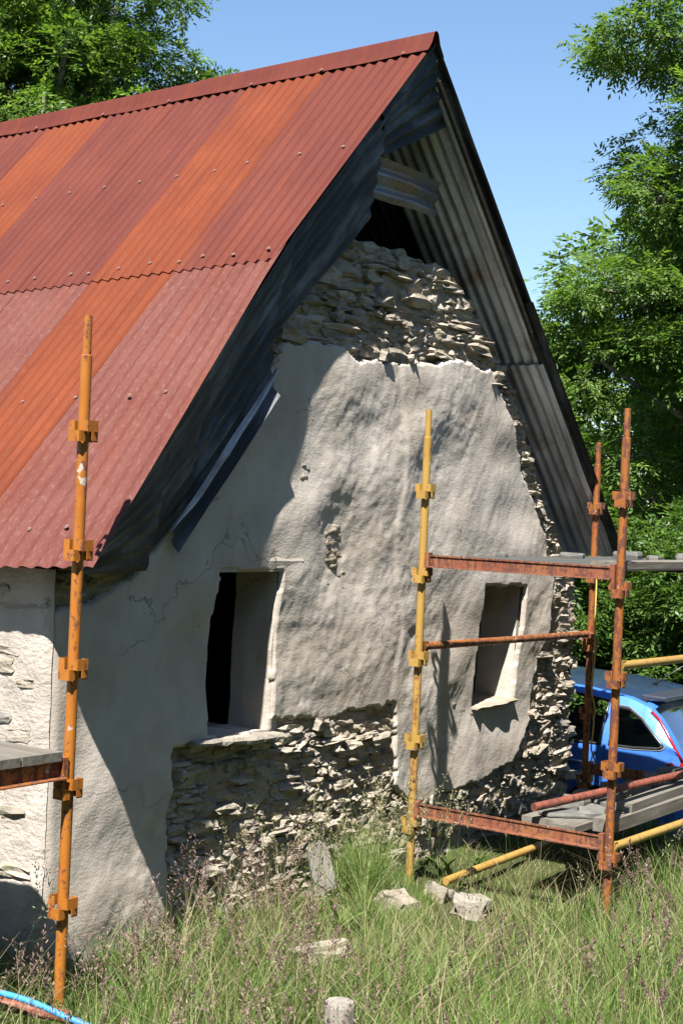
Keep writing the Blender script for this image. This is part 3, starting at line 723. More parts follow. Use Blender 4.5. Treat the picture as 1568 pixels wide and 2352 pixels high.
# ------------------------------------------------------------------ things in the grass
b = MB(); n = 7
vs = []
for z, k, dx in ((-.1, 1, 0), (.2, 1, .0), (.36, .97, -.01), (.42, .8, -.02), (.45, .45, -.03)):
    vs += [(-.085*k+dx, -.022, z), (.085*k+dx, -.022, z+(.02 if z > .3 else 0)), (.085*k+dx, .022, z), (-.085*k+dx, .022, z)]
b.add(vs, [(i*4+j, i*4+(j+1) % 4, (i+1)*4+(j+1) % 4, (i+1)*4+j) for i in range(4) for j in range(4)]+[(16,17,18,19)])
o = b.build('plank_stub', M['woody']); o.scale = (.75, 1, .92); o.location = (2.03, -.21, -.10); o.rotation_euler = (R(-6), R(-9), R(-38)); tag(o, 'weathered grey plank stub leaning in tall grass before the wall', 'plank')
b = MB(); vs = []; n = 14
for z, r in ((-.1, .062), (.15, .06), (.33, .058), (.345, .053)):
    vs += [(r*(1+.05*math.sin(3*2*math.pi*i/n))*math.cos(2*math.pi*i/n), r*math.sin(2*math.pi*i/n), z) for i in range(n)]
b.add(vs, [(j*n+i, j*n+(i+1) % n, (j+1)*n+(i+1) % n, (j+1)*n+i) for j in range(3) for i in range(n)]+[tuple(3*n+i for i in range(n))])
o = b.build('fence_post', M['woody']); o.location = (-.27, -1.88, 0); tag(o, 'sawn off round grey fence post standing in the meadow grass', 'post')
def fallen(k, x, y, z, dims, rot, label):
    o = link('fallen_stone', SM[k]); o.location = (x, y, z); o.scale = dims; o.rotation_euler = rot; return tag(o, label, 'stone')
fallen(3, 2.36, -.93, .02, (.27, .17, .14), (.3, .25, .5), 'large pale stone block lying in grass before the yellow standard')
fallen(7, 2.12, -.62, .02, (.22, .18, .13), (.1, -.2, 1.2), 'rough tan stone half sunk in grass between block and wall')
fallen(11, 2.48, -.66, .02, (.18, .13, .11), (.2, .4, .2), 'small angular stone resting behind the pale stone block')
fallen(5, 1.12, -.80, .02, (.28, .11, .08), (.1, .15, 2.4), 'pale long stone lying in flattened grass away from wall')
# tube and hose by the side scaffold
def hollow(name, p, q, r, mat):
    p = Vector(p); q = Vector(q); d = (q-p).normalized(); a = d.orthogonal().normalized(); c = d.cross(a); n = 18; vs = []
    for (e, rad) in ((p, r), (q, r), (q, r*.84), (q-d*.2, r*.84)):
        vs += [e+(a*math.cos(2*math.pi*i/n)+c*math.sin(2*math.pi*i/n))*rad for i in range(n)]
    b = MB(); b.add(vs, [(j*n+i, j*n+(i+1) % n, (j+1)*n+(i+1) % n, (j+1)*n+i) for j in range(3) for i in range(n)]); return b.build(name, mat, None, True, auto=35)
TUBE0, TUBE1 = (-.95, -.05, .20), (-.668, -.875, .155)
tag(hollow('loose_tube', TUBE0, TUBE1, .026, M['pole_red']), 'open ended rusty red tube lying by foot of the side scaffold', 'tube')
hose = empty('water_hose', (-.75, -.95, .1), 'blue plastic water hose with metal clip lying over the red tube', 'hose')
b = MB(); P = [Vector(p) for p in ((-.98,-.10,.27), (-.88,-.45,.255), (-.825,-.65,.240), (-.79,-.80,.225), (-.76,-.95,.195), (-.73,-1.06,.17), (-.66,-1.3,.08), (-.5,-1.6,.02))]; pts = []
for i in range(len(P)-1):
    for t in range(5):
        p0, p1, p2, p3 = P[max(i-1,0)], P[i], P[i+1], P[min(i+2, len(P)-1)]; u = t/5
        pts.append(.5*((2*p1)+(p2-p0)*u+(2*p0-5*p1+4*p2-p3)*u*u+(3*p1-p0-3*p2+p3)*u**3))
b.tube(pts, .0125, 12); b.build('hose_pipe', m_plain('blue_polythene', (.035,.22,.55), .35), hose, True)
b = MB(); b.tube([pts[8], pts[9]], .019, 12); b.build('hose_clip', m_plain('bright_clip', (.55,.55,.55), .3, .8), hose, True, auto=35)

# ------------------------------------------------------------------ car
def car():
    root = empty('parked_car', (6.84, 1.3, -.54), 'blue hatchback car parked beyond the end of the cottage', 'car')
    Y0, XC, G = -.74, 6.84, -.54
    n = NT('metallic_blue_paint'); n.base((.040, .15, .52)); n.set(.42, .3, .5); n.b.inputs['Coat Weight'].default_value = .4; n.b.inputs['Coat Roughness'].default_value = .04; paint = n.m
    black = m_plain('black_trim', (.012,.012,.013), .35); rub = m_plain('tyre_rubber', (.02,.02,.02), .8); alloy = m_plain('alloy', (.45,.45,.46), .3, .9)
    n = NT('car_glass'); tr = n.n('ShaderNodeBsdfTransparent'); tr.inputs[0].default_value = (.86,.90,.87,1); gl = n.n('ShaderNodeBsdfGlossy'); gl.inputs['Roughness'].default_value = .02
    lw = n.n('ShaderNodeFresnel'); lw.inputs[0].default_value = 1.45; mx = n.n('ShaderNodeMixShader'); n.l(lw.outputs[0], mx.inputs[0]); n.l(tr.outputs[0], mx.inputs[1]); n.l(gl.outputs[0], mx.inputs[2]); n.l(mx.outputs[0], n.out.inputs[0]); glass = n.m
    redl = m_plain('red_lamp', (.22,.008,.016), .15); seatm = m_plain('seat_cloth', (.03,.03,.032), .9); grey = m_plain('grey_trim', (.22,.24,.27), .3, .5)
    zr_k = [(-.0,.62),(.04,.80),(.10,.95),(.20,1.10),(.34,1.26),(.46,1.345),(.62,1.395),(1.0,1.44),(1.5,1.462),(2.0,1.452),(2.4,1.40),(2.7,1.28),(3.05,1.08),(3.2,1.01),(3.6,.93),(4.0,.80),(4.16,.66),(4.22,.5)]
    w_k = [(0,.66),(.05,.73),(.15,.80),(.35,.845),(.8,.87),(1.6,.875),(2.8,.865),(3.5,.85),(3.9,.80),(4.1,.70),(4.22,.55)]
    zr = lambda l: np.interp(l, *zip(*zr_k)); hw = lambda l: np.interp(l, *zip(*w_k))
    def belt(l): return np.minimum(.975-.016*l+.05*np.clip((.5-l), 0, 1), zr(l)-.02)
    def wr(l): return hw(l)-.02-.24*np.clip((zr(l)-belt(l))/.5, 0, 1)
    def side(l, h):                     # half width at height h
        b = belt(l); f = hw(l)
        lower = np.interp(h, [.18, .3, .5, .68, .82, .97], [.90, .97, .995, 1.0, .985, .955])*f
        t = np.clip((h-b)/np.maximum(zr(l)-.05-b, .01), 0, 1)
        up_ = lower*(1-t)+(wr(l))*t+.02*np.sin(math.pi*t)
        return np.where(h <= b, lower, up_)
    QW = [(.70,.985),(.70,1.27),(.60,1.265),(.48,1.20),(.36,1.10),(.27,1.02),(.30,1.0),(.5,.985)]
    RW = [(.78,.985),(.78,1.31),(1.25,1.365),(1.60,1.375),(1.60,.972)]
    FW = [(1.68,.972),(1.68,1.372),(2.10,1.35),(2.45,1.25),(2.75,1.06),(2.82,.955)]
    def P(l, h, s, off=0): return (XC+s*(float(side(l, h))+off), Y0+l, G+h)
    # shell: sides as fine grids with window openings and arches cut out
    Ls = np.concatenate([np.arange(0, .9, .0125), np.arange(.9, 4.221, .02)]); Hs = np.linspace(0, 1, 64)
    for s in (-1, 1):
        LL, TT = np.meshgrid(Ls, Hs, indexing='ij'); top = np.minimum(zr(LL)-.05, 9); HH = .20+(top-.20)*TT
        HH = np.maximum(HH, .2); X = XC+s*side(LL, HH); i = np.arange(LL.size).reshape(LL.shape)
        lc = .25*(LL[:-1,:-1]+LL[1:,:-1]+LL[:-1,1:]+LL[1:,1:]); hc = .25*(HH[:-1,:-1]+HH[1:,:-1]+HH[:-1,1:]+HH[1:,1:])
        k = ~(pip(lc, hc, QW) | pip(lc, hc, RW) | pip(lc, hc, FW))
        for wl in (.78, 3.35): k &= np.hypot(lc-wl, hc-.31) > .36
        F = np.stack([i[:-1,:-1], i[1:,:-1], i[1:,1:], i[:-1,1:]], -1)[k]; F = F if s < 0 else F[:, ::-1]
        link('body_side', np_mesh('body_side', np.stack([X, LL+Y0, HH+G], -1).reshape(-1, 3), F, paint, True), root)
        for nm, wpoly in (('quarter_window', QW), ('rear_door_window', RW), ('front_door_window', FW)):
            fine = []
            for a, c in zip(wpoly, wpoly[1:]+wpoly[:1]):
                for t in range(4): fine.append((a[0]+(c[0]-a[0])*t/4, a[1]+(c[1]-a[1])*t/4))
            cl = sum(p[0] for p in fine)/len(fine); ch = sum(p[1] for p in fine)/len(fine); g = MB(); nf = len(fine)
            g.add([P(cl, ch, s, -.006)]+[P(*p, s, -.006) for p in fine], [(0, 1+q, 1+(q+1) % nf) for q in range(nf)])
            go = g.build(nm, glass, root, True)
            f = MB(); f.tube([P(*p, s, -.002) for p in fine+fine[:2]], .013, 6, False); f.build('window_seal', black, go, True)
            if nm == 'quarter_window':
                f = MB(); f.tube([P(p[0]+(p[0]-cl)*.09, p[1]+(p[1]-ch)*.11, s, .0) for p in fine[1*4:8*4]], .006, 6, False); f.build('chrome_surround', grey, go, True)
        for l in (.74, 1.64, 2.86):    # door shut lines
            f = MB(); f.tube([P(l, h, s, -.003) for h in np.linspace(.3, .95, 12)], .004, 5); f.build('door_seam', black, root)
        f = MB(); f.tube([P(l, .50, s, .004) for l in np.linspace(1.15, 2.95, 14)], .018, 6); f.build('side_moulding', black, root)
        for l in (.90, 1.80):
            f = MB(); f.tube([P(l+q, .83+.004*math.sin(q*20), s, .022 if 0 < i_ < 5 else .0) for i_, q in enumerate(np.linspace(0, .2, 7))], .012, 8); f.build('door_handle', grey, root, True)
        lamp = []
        tl = [(.02,.70),(.03,.86),(.10,.94),(.22,.90),(.25,.82),(.14,.70)]
        g = MB(); g.add([P(.13,.82,s,.008)]+[P(*p, s, .006) for p in tl], [(0, 1+q, 1+(q+1) % 6) for q in range(6)]); g.build('tail_light', redl, root, True)
        g = MB(); arc = [(.30,1.19),(.22,1.10),(.15,1.01),(.09,.93)]
        g.tube([P(l, float(zr(l))-.055, s, .004) for l in (.42,.34,.26,.18,.12)], .013, 8); g.build('lamp_strip', redl, root, True)
    # top skin: roof, tailgate, bonnet
    T = np.linspace(-1, 1, 21); LL, TT = np.meshgrid(Ls, T, indexing='ij'); e = np.abs(TT)
    top = zr(LL)-.05*e**4-.012*e**2; wtop = np.array([[float(side(l, zr(l)-.05)) for _ in T] for l in Ls])
    X = XC+TT*wtop; i = np.arange(LL.size).reshape(LL.shape)
    lc = .25*(LL[:-1,:-1]+LL[1:,:-1]+LL[:-1,1:]+LL[1:,1:]); tc = .25*(TT[:-1,:-1]+TT[1:,:-1]+TT[:-1,1:]+TT[1:,1:])
    isrear = (lc > .13) & (lc < .42) & (np.abs(tc) < .86); iswind = (lc > 2.45) & (lc < 3.12) & (np.abs(tc) < .9)
    roofp = (lc > .50) & (lc < 2.38) & (np.abs(tc) < .93)
    F = np.stack([i[:-1,:-1], i[1:,:-1], i[1:,1:], i[:-1,1:]], -1); V = np.stack([X, LL+Y0, top+G], -1).reshape(-1, 3)
    link('body_top', np_mesh('body_top', V, F[~(isrear | iswind | roofp)], paint, True), root)
    link('roof_panel', np_mesh('roof_panel', V, F[roofp], m_plain('glossy_dark_roof', (.015,.028,.06), .15), True), root)
    link('rear_window', np_mesh('rear_window', V, F[isrear], glass, True), root); link('windscreen', np_mesh('windscreen', V, F[iswind], glass, True), root)
    b = MB(); b.box((XC-.56, Y0+.36, G+1.335), (XC+.56, Y0+.56, G+1.375), None, .004); b.build('spoiler', m_plain('spoiler_grey', (.03,.035,.05), .3), root, bevel=.012)
    b = MB(); b.box((XC-.80, Y0+.02, G+.22), (XC+.80, Y0+4.1, G+.30)); b.build('floor_pan', black, root)
    b = MB(); b.box((XC-.70, Y0-.06, G+.30), (XC+.70, Y0+.05, G+.60)); b.build('rear_bumper', paint, root, bevel=.03)
    b = MB(); b.tube([(XC, Y0+.70, G+1.40), (XC, Y0+.66, G+1.43), (XC, Y0+.42, G+1.60)], [.022, .008, .003], 8); b.build('aerial', black, root, True)
    for sx in (-1, 1):
        for l, nm in ((1.15, 'rear_seat'), (2.15, 'front_seat')):
            b = MB(); cx = XC+sx*.36; b.box((cx-.24, Y0+l-.05, G+.45), (cx+.24, Y0+l+.08, G+1.02)); b.box((cx-.24, Y0+l, G+.42), (cx+.24, Y0+l+.5, G+.55)); b.box((cx-.13, Y0+l-.05, G+1.05), (cx+.13, Y0+l+.04, G+1.22))
            b.build(nm, seatm, root, bevel=.025)
        b = MB(); b.box((XC+sx*.78-.02, Y0+.3, G+.3), (XC+sx*.78+.02, Y0+2.9, G+.90)); b.build('door_lining', seatm, root)
    b = MB(); b.box((XC-.7, Y0+.30, G+.86), (XC+.7, Y0+1.05, G+.89)); b.build('parcel_shelf', seatm, root)
    for wl in (.78, 3.35):
        for s in (-1, 1):
            b = MB(); x = XC+s*.77; vs = []; n = 26
            for r, d in ((.20, -.09), (.29, -.10), (.312, -.08), (.312, .06), (.29, .085), (.215, .08)):
                vs += [(x+s*d, Y0+wl+r*math.cos(2*math.pi*i_/n), G+.31+r*math.sin(2*math.pi*i_/n)) for i_ in range(n)]
            b.add(vs, [(j*n+i_, j*n+(i_+1) % n, (j+1)*n+(i_+1) % n, (j+1)*n+i_) for j in range(5) for i_ in range(n)]); wo_ = b.build('wheel', rub, root, True)
            b = MB(); b.tube([(x+s*.03, Y0+wl, G+.31), (x+s*.07, Y0+wl, G+.31)], .06, 12)
            for a in range(5):
                Mx = Matrix.Translation((x+s*.055, Y0+wl, G+.31)) @ Matrix.Rotation(2*math.pi*a/5, 4, 'X'); b.box((-.015, -.03, .03), (.015, .03, .215), Mx)
            b.build('rim', alloy, wo_)
            wo_['hub'] = 1; del wo_['hub']
car()

# ------------------------------------------------------------------ trees
def leaves(C, D, size, rng, K=7):
    """compound leaves: C centres, D directions; K leaflets each; returns verts, quads"""
    N = len(C); D = D/np.linalg.norm(D, axis=1, keepdims=True)
    upv = np.tile([0, 0, 1.], (N, 1))+rng.normal(0, .35, (N, 3))
    S = np.cross(D, upv); S /= np.linalg.norm(S, axis=1, keepdims=True); U = np.cross(S, D)
    L = size*rng.uniform(.7, 1.3, (N, 1)); Vs = []
    for k in range(K):
        t = .25+.75*(k//2)/((K-1)/2); sg = 0 if k == K-1 else (1 if k % 2 else -1)
        base = C+D*L*t-np.array([0, 0, 1])*L*.28*t*t
        d = D*(.55 if sg else 1)+S*sg*.85+rng.normal(0, .16, (N, 3))-np.array([0, 0, .22]); d /= np.linalg.norm(d, axis=1, keepdims=True)
        wv = np.cross(d, U+rng.normal(0, .3, (N, 3))); wv /= np.linalg.norm(wv, axis=1, keepdims=True)
        ll = L*.50*rng.uniform(.8, 1.15, (N, 1)); ww = ll*.19
        Vs.append(np.stack([base, base+d*ll*.45+wv*ww, base+d*ll, base+d*ll*.45-wv*ww], 1))
    V = np.stack(Vs, 1).reshape(-1, 3); F = np.arange(len(V)).reshape(-1, 4); return V, F
def tree(name, label, base, th, blobs, size, per, seed, mat='leaf', group=None, trunk_r=.16, sub=16, twig=True):
    rng = np.random.default_rng(seed); base = np.array(base, float); root = empty(name, tuple(base), label, 'tree', group)
    tb = MB(); rr = random.Random(seed)
    tp = [Vector(base)+Vector((0, 0, -.3))]
    for i in range(1, 7): tp.append(Vector(base)+Vector((rr.uniform(-.12, .12)*i*.6, rr.uniform(-.12, .12)*i*.6, th*i/6)))
    tb.tube(tp, [trunk_r*(1.25-.17*i) for i in range(7)], 9)
    CC = []; DD = []
    for bi, (c, r) in enumerate(blobs):
        c = np.array(c, float); rad = np.array(r if isinstance(r, (tuple, list)) else (r, r, r*.8), float); cw = base+c
        k = min(6, max(1, int(6*min(1, max(.25, (c[2]-.5)/max(th, .1)*.75))))); st = tp[k]; mid = st.lerp(Vector(cw), .55)+Vector((rr.uniform(-.3, .3), rr.uniform(-.3, .3), .25))
        tb.tube([st, st.lerp(mid, .5)+Vector((0, 0, .1)), mid, Vector(cw)], [trunk_r*.42, trunk_r*.32, trunk_r*.22, trunk_r*.1], 7)
        for _ in range(sub):
            d = rng.normal(0, 1, 3); d /= np.linalg.norm(d); d[2] = d[2]*.85+.08
            f = rng.uniform(.55, 1.05); pc = cw+d*rad*f
            if twig and rr.random() < .6:
                a = Vector(cw)+(Vector(pc)-Vector(cw))*rr.uniform(0, .3); mm = a.lerp(Vector(pc), .6)+Vector((rr.uniform(-.1,.1), rr.uniform(-.1,.1), .08)); tb.tube([a, mm, Vector(pc)], [.022, .014, .006], 5)
            nl_ = rng.poisson(per); sr = .30*float(rad.mean())**.5*rng.uniform(.7, 1.3)
            off = rng.normal(0, 1, (nl_, 3)); off /= np.linalg.norm(off, axis=1, keepdims=True)+1e-6
            off *= (rng.uniform(0, 1, (nl_, 1))**.45)*sr*np.array([1.15, 1.15, .7])
            CC.append(pc+off); dd = off+d*.35*sr+rng.normal(0, .25*sr, (nl_, 3)); dd[:, 2] -= .15*sr; DD.append(dd)
    V, F = leaves(np.concatenate(CC), np.concatenate(DD), size, rng)
    link('crown', np_mesh('crown', V-base*0, F, M[mat]), root); tb.build('trunk', M['bark'], root, True)
    return len(F)
tot = 0
rr = random.Random(77)
def rblobs(n, cx, cy, z0, z1, rx, r0, r1, seed):
    q = random.Random(seed); L = []
    for i in range(n):
        z = z0+(z1-z0)*(i+.5)/n+q.uniform(-.3, .3); f = max(.05, math.sin(math.pi*min(.97, max(.03, .15+.8*(z-z0)/(z1-z0)))))**.6
        a = i*2.4+q.uniform(-.5, .5); d = rx*f*q.uniform(.35, 1)
        L.append(((cx+math.cos(a)*d, cy+math.sin(a)*d, z), q.uniform(r0, r1)))
    return L
# the big ash beyond the car: named limbs towards the cottage side, then the rest of the crown
ashbase = (12.9, 1.2, -.45)
def rel(p): return (p[0]-ashbase[0], p[1]-ashbase[1], p[2]-ashbase[2])
big = [(rel((10.9, 2.1, 7.7)), .75), (rel((11.3, 1.2, 8.4)), .9), (rel((11.0, 1.9, 5.9)), .7), (rel((10.9, 2.2, 4.8)), .7), (rel((10.7, 2.4, 4.0)), .6), (rel((11.3, 1.4, 6.4)), .9), (rel((11.6, 1.0, 5.2)), .95), (rel((11.4, 1.3, 4.1)), .9), (rel((12.0, .6, 7.0)), 1.0), (rel((12.2, .4, 4.6)), 1.0), (rel((11.8, .7, 3.2)), .8)]
big += rblobs(14, 0, 0, 3.2, 9.6, 2.4, .8, 1.15, 5)
tot += tree('ash_tree', 'tall leafy ash tree towering beyond the parked blue car', ashbase, 7.6, big, .14, 72, 21, 'leaf', None, .22, 18)
tot += tree('ash_tree', 'slender pale branched ash with thin foliage between cottage and tall ash', (10.9, 3.4, -.45), 3.9, [((0,-.6,2.6), .55), ((-.5,-.5,3.5), .5), ((.5,-.9,3.3), .6), ((.1,-.2,4.1), .5), ((-.2,-1.0,2.0), .6), ((.6,-1.2,2.4), .6), ((-.6,0,2.7), .5)], .16, 22, 22, 'leaf', None, .07, 12)
tot += tree('ash_tree', 'broad dark ash tree standing far behind the tall ash', (16.2, 3.6, -.5), 6.5, rblobs(30, 0, 0, .8, 6.6, 2.9, 1.0, 1.5, 9), .26, 42, 23, 'leaf', None, .2, 12, False)
# trees behind the roof
tot += tree('ash_tree', 'large bright ash tree rising behind the roof, tallest of its row', (12.5, 13.6, -.3), 8.5, rblobs(30, 0, 0, 5.5, 12.8, 2.2, 1.0, 1.4, 31), .20, 74, 32, 'leaf', None, .25, 14, False)
tot += tree('ash_tree', 'smaller ash tree behind the ridge beside the tallest ash', (14.3, 11.6, -.3), 6.6, rblobs(18, 0, 0, 5.6, 9.1, 1.1, .6, .85, 36), .19, 56, 37, 'leaf', None, .18, 13, False)
tot += tree('ash_tree', 'wide ash tree behind the cottage, hidden up to its crown', (10.6, 15.4, -.3), 8.0, rblobs(26, 0, 0, 5.5, 12.4, 2.7, 1.0, 1.4, 41), .20, 68, 42, 'leaf', None, .22, 14, False)
# hedge bushes behind the car
for i, (x, y, lab) in enumerate(((10.1, 4.6, 'dense leafy hedge bush farthest along the lane behind the car'), (9.9, 2.7, 'dense ash leaved hedge bush behind the roof of the car'), (10.2, .9, 'dense hedge bush behind the tail of the blue car'), (10.6, -.9, 'dense hedge bush at the open end of the hedge'))):
    tot += tree('hedge_bush', lab, (x, y, -.45), 1.2, [((q[0][0], q[0][1], q[0][2]), q[1]) for q in rblobs(14, 0, 0, .5, 2.4, .75, .5, .75, 60+i)], .14, 50, 80+i, 'leaf2', 'hedge behind the car', .05, 14, False)
def unseen_woodland():  # out-of-frame trees added to darken the shaded side of the gable
    rng = np.random.default_rng(515); tb = MB(); CC = []; DD = []
    for i in range(9):
        a = math.pi*(1.0+.096*i); c = np.array([2.0+16.5*math.cos(a), -2.0+13.0*math.sin(a), 0]); c += rng.normal(0, .6, 3)*[1, 1, 0]
        tb.tube([Vector((c[0], c[1], -.2)), Vector((c[0]+.2, c[1], 3.5)), Vector((c[0], c[1]+.2, 7))], [.25, .18, .05], 7)
        n_ = 1500; d = rng.normal(0, 1, (n_, 3)); d /= np.linalg.norm(d, axis=1, keepdims=True)
        p = d*(rng.uniform(.2, 1, (n_, 1))**.4)*np.array([2.4, 2.4, 3.9])+c+[0, 0, 4.2]; CC.append(p); DD.append(d-[0, 0, .3])
    V, F = leaves(np.concatenate(CC), np.concatenate(DD), .75, rng)
    o = link('unseen_woodland', np_mesh('unseen_woodland', V, F, M['leaf'])); tag(o, 'unseen belt of trees added behind the viewpoint to darken the gable shade', 'unseen_woodland', kind='stuff')
    t_ = tb.build('unseen_trunks', M['bark'], o); tag(t_, kind='stuff')
unseen_woodland()
print('leaflets', tot)

# ------------------------------------------------------------------ grass
FRU = [(-4.6, -2.5), (-1.6, .6), (-.06, .6), (-.06, -.05), (5.4, -.05), (5.9, .5), (5.9, -2.5), (2.2, -4.5), (-1.0, -5.0)]
def sample(n, poly, rng):
    xs = [p[0] for p in poly]; ys = [p[1] for p in poly]; out = np.zeros((0, 2))
    while len(out) < n:
        q = np.stack([rng.uniform(min(xs), max(xs), n*2), rng.uniform(min(ys), max(ys), n*2)], 1); out = np.concatenate([out, q[pip(q[:,0], q[:,1], poly)]])
    return out[:n]
def blades(P, h, wd, lean, rng, seg=3, az=None):
    N = len(P); z0 = gz(P[:,0], P[:,1])-.02; a = rng.uniform(0, 2*math.pi, N) if az is None else az
    dx, dy = np.cos(a), np.sin(a); fa = rng.uniform(0, 2*math.pi, N); wx, wy = np.cos(fa), np.sin(fa); V = []
    for j in range(seg+1):
        t = j/seg; o = lean*t**1.8; zz = z0+h*(t-.35*(lean/np.maximum(h, .01))*t*t*.6)
        w_ = wd*(1-t**1.5)*.5 if j < seg else wd*.04
        cx, cy = P[:,0]+dx*o, P[:,1]+dy*o
        V.append(np.stack([cx-wx*w_, cy-wy*w_, zz], 1)); V.append(np.stack([cx+wx*w_, cy+wy*w_, zz], 1))
    V = np.stack(V, 1); n = 2*(seg+1); i0 = (np.arange(N)*n)[:, None]
    F = np.concatenate([i0+np.array([[2*j, 2*j+1, 2*j+3, 2*j+2]]) for j in range(seg)], 1).reshape(-1, 4)
    return V.reshape(-1, 3), F, V
rng = np.random.default_rng(99)
KEEP = [(2.70, -.315, 1.3), (2.03, -.21, 1.1), (2.36, -.93, .7), (2.12, -.62, .8), (2.48, -.66, .8), (1.12, -.80, .6), (-.27, -1.88, .35), (-.72, -.85, .6)]
def thin(P):                            # trodden grass on the near side of things lying in it
    f = np.ones(len(P))
    for x, y, ln in KEEP:
        dx, dy = P[:,0]-x, P[:,1]-y; a = -(dx*.82+dy*.57); p_ = np.abs(dx*.57-dy*.82)
        f = np.minimum(f, 1-.72*((a > -.12) & (a < ln) & (p_ < .17)))
    return f
def shortmask(P): # trampled, lush patch in front of the scaffold
    return np.exp(-(((P[:,0]-1.5)/.75)**2+((P[:,1]+1.35)/.75)**2))
P = sample(52000, FRU, rng); patch = fbm(P[:,0]/.5, P[:,1]/.5, 3, 300); sm = shortmask(P)
near = np.exp(-((P[:,1]+.25)/.35)**2)*((P[:,0] > 1.0) & (P[:,0] < 2.75)); bare = np.maximum(np.exp(-(np.clip(np.abs(P[:,0]-3.9)-1.15, 0, 9)/.25)**2-(np.clip(np.abs(P[:,1]+.6)-.55, 0, 9)/.3)**2), np.exp(-(((P[:,0]-2.5)/.5)**2+((P[:,1]+.8)/.35)**2)))
h = (.25+.22*patch+rng.uniform(-.1, .14, len(P))+.02*near)*(1-.45*np.exp(-((P[:,1]+.3)/.4)**2)*(P[:,0] < 1.9))*(1-.5*sm)*(1-.85*bare); h = np.clip(h, .04, .62)*thin(P); lean = h*rng.uniform(.15, .95, len(P))*(1+.5*sm)
V, F, _ = blades(P, h, rng.uniform(.0035, .0085, len(P)), lean, rng)
o = link('meadow_grass', np_mesh('meadow_grass', V, F, M['grass'])); tag(o, 'long green meadow grass growing round the cottage wall', 'grass', kind='stuff')
P = sample(14000, FRU, rng); bare = np.exp(-(np.clip(np.abs(P[:,0]-3.9)-1.15, 0, 9)/.25)**2-(np.clip(np.abs(P[:,1]+.6)-.55, 0, 9)/.3)**2)
h = np.clip((.26+.3*fbm(P[:,0]/.6, P[:,1]/.6, 3, 333)+rng.uniform(0, .25, len(P)))*(1-.8*bare), .05, .7)*thin(P)
V, F, _ = blades(P, h, rng.uniform(.002, .0045, len(P)), h*rng.uniform(.1, 1.3, len(P)), rng, 4)
o = link('dry_grass', np_mesh('dry_grass', V, F, M['straw'])); tag(o, 'dry straw coloured stems mixed through the meadow grass', 'grass', kind='stuff')
cc = np.concatenate([sample(46, [(1.9,-.15), (2.65,-.15), (2.6,-.6), (1.9,-.9), (1.5,-.6)], rng), sample(120, [(-4.6,-2.5), (-1.6,.4), (-.3,-.3), (.9,-.6), (2.2,-1.2), (2.6,-1.9), (5.5,-1.9), (5.9,-2.5), (2.2,-4.5), (-1,-5)], rng)]); nb = 70
P = np.repeat(cc, nb, 0)+rng.normal(0, .045, (len(cc)*nb, 2)); P = P[(P[:,1] < -.06) | (P[:,0] < -.08)]
hc = np.repeat(np.concatenate([rng.uniform(.30, .50, 46), rng.uniform(.22, .46, 120)]), nb)[:len(P)]; h = hc*rng.uniform(.6, 1.1, len(P))*thin(P)
V, F, _ = blades(P, h, rng.uniform(.003, .007, len(P)), h*rng.uniform(.15, .75, len(P)), rng, 4)
o = link('grass_tussocks', np_mesh('grass_tussocks', V, F, M['grass_pale'])); tag(o, 'pale green grass tussocks standing thick before the wall', 'grass', kind='stuff')
cc = sample(90, FRU, rng); P = np.repeat(cc, 9, 0)+rng.normal(0, .02, (810, 2)); h = np.repeat(rng.uniform(.12, .32, 90), 9)*rng.uniform(.6, 1.1, 810)
V, F, _ = blades(P, h, rng.uniform(.025, .05, 810), h*rng.uniform(.4, 1.2, 810), rng, 5)
o = link('weeds', np_mesh('weeds', V, F, M['leaf2'])); tag(o, 'broad leaved green weeds growing low among the grass', 'weeds', kind='stuff')
# wider, sparser grass beyond
FAR = [(-12, -3), (-6, 12), (-.2, 12), (-.2, .6), (-1.6, .6), (-4.6, -2.5)]
P = np.concatenate([sample(9000, FAR, rng), sample(14000, [(5.45, .6), (5.45, 14), (9.5, 14), (9.8, -3), (5.9, -3)], rng), sample(7000, [(7.9, -1), (7.9, 5), (9.6, 5), (9.6, -1)], rng)])
h = np.clip(.3+.2*fbm(P[:,0]/.7, P[:,1]/.7, 3, 310)+rng.uniform(-.1, .15, len(P)), .05, .7); lane = (P[:,0] > 5.6) & (P[:,0] < 7.9); h[lane] *= .25
V, F, _ = blades(P, h, rng.uniform(.006, .012, len(P)), h*rng.uniform(.1, .7, len(P)), rng, 2)
o = link('far_grass', np_mesh('far_grass', V, F, M['grass'])); tag(o, 'rough grass growing along the lane and behind the cottage', 'grass', kind='stuff')
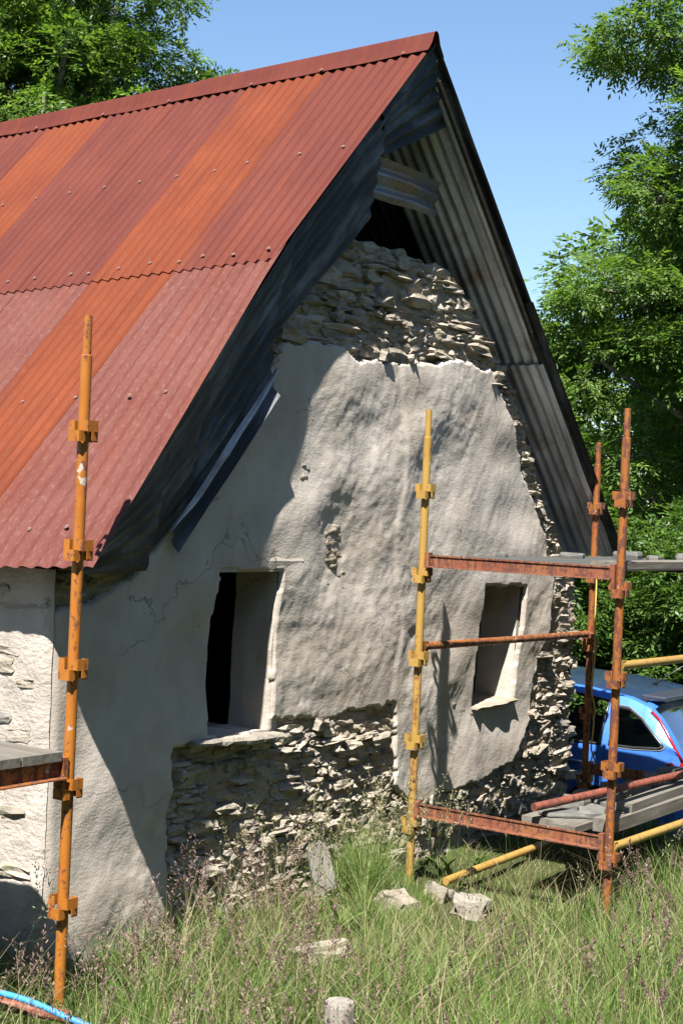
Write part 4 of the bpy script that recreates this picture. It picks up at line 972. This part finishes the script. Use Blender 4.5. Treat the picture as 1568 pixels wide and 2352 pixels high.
# flowering stems with panicles
def stems(P, h, rng, mat, name, label, nsp, spread, spk, slim, seg=4):
    N = len(P); lean = h*rng.uniform(.05, .35, N); V, F, VV = blades(P, h, np.full(N, .0028), lean, rng, seg)
    o = link(name, np_mesh(name, V, F, M['grass_dark'])); tag(o, label, 'grass', kind='stuff')
    tip = VV[:, -1]; pre = VV[:, -3]; ax = tip-pre; ax /= np.linalg.norm(ax, axis=1, keepdims=True)
    t = np.linspace(0, 1, nsp)[None, :, None]; plen = (h*slim)[:, None, None]
    base = tip[:, None]-ax[:, None]*plen*t*.85
    prof = (np.sin(np.pi*(.12+.8*t))**.8)*spread
    off = rng.normal(0, 1, (N, nsp, 3))*np.array([1, 1, .45]); off = off*prof*(h[:, None, None]/.6)
    c = base+off; d = ax[:, None]*.8+off/(np.abs(off).max()+1e-6)*2+rng.normal(0, .35, (N, nsp, 3)); d /= np.linalg.norm(d, axis=2, keepdims=True)
    wv = np.cross(d, rng.normal(0, 1, (N, nsp, 3))); wv /= np.linalg.norm(wv, axis=2, keepdims=True)
    L = spk*rng.uniform(.7, 1.3, (N, nsp, 1)); Q = np.stack([c-d*L*.5, c+wv*L*.16, c+d*L*.5, c-wv*L*.16], 2).reshape(-1, 3)
    s = link('seed_heads', np_mesh('seed_heads', Q, np.arange(len(Q)).reshape(-1, 4), M[mat]), o); tag(s, kind='stuff')
RIGHT = [(.6, -2.4), (2.3, -1.75), (4.9, -1.75), (4.9, -3.0), (1.6, -4.6), (.0, -3.6)]
LEFT = [(-1.6, -1.1), (-.2, -.75), (1.2, -.12), (1.5, -.35), (.3, -1.5), (-.9, -2.6), (-2.2, -2.4)]
MID = [(1.2, -.1), (2.9, -.1), (2.9, -.65), (2.0, -.75), (1.3, -.4)]
P = sample(420, RIGHT, rng); stems(P, rng.uniform(.34, .58, len(P)), rng, 'seed_purple', 'purple_grass', 'purple plumed meadow grass thick on the slope by scaffold', 60, .0075, .017, .24)
P = sample(260, LEFT, rng); stems(P, rng.uniform(.40, .68, len(P)), rng, 'seed_purple', 'purple_grass', 'purple seeding grass before the shaded end of the gable', 44, .014, .016, .26)
P = np.concatenate([sample(110, MID, rng), sample(170, FRU, rng)]); stems(P, rng.uniform(.42, .74, len(P)), rng, 'seed_pale', 'pale_grass', 'tall pale green seeding grass scattered before the wall', 40, .011, .017, .30)
P = sample(150, [(-.9,-2.6), (.3,-1.5), (1.6,-1.6), (.6,-2.4), (0,-3.6)], rng); stems(P, rng.uniform(.22, .40, len(P)), rng, 'seed_purple', 'purple_grass', 'short brown seeding grass round the sawn off fence post', 40, .007, .015, .26)
scene.cycles.max_bounces = 6
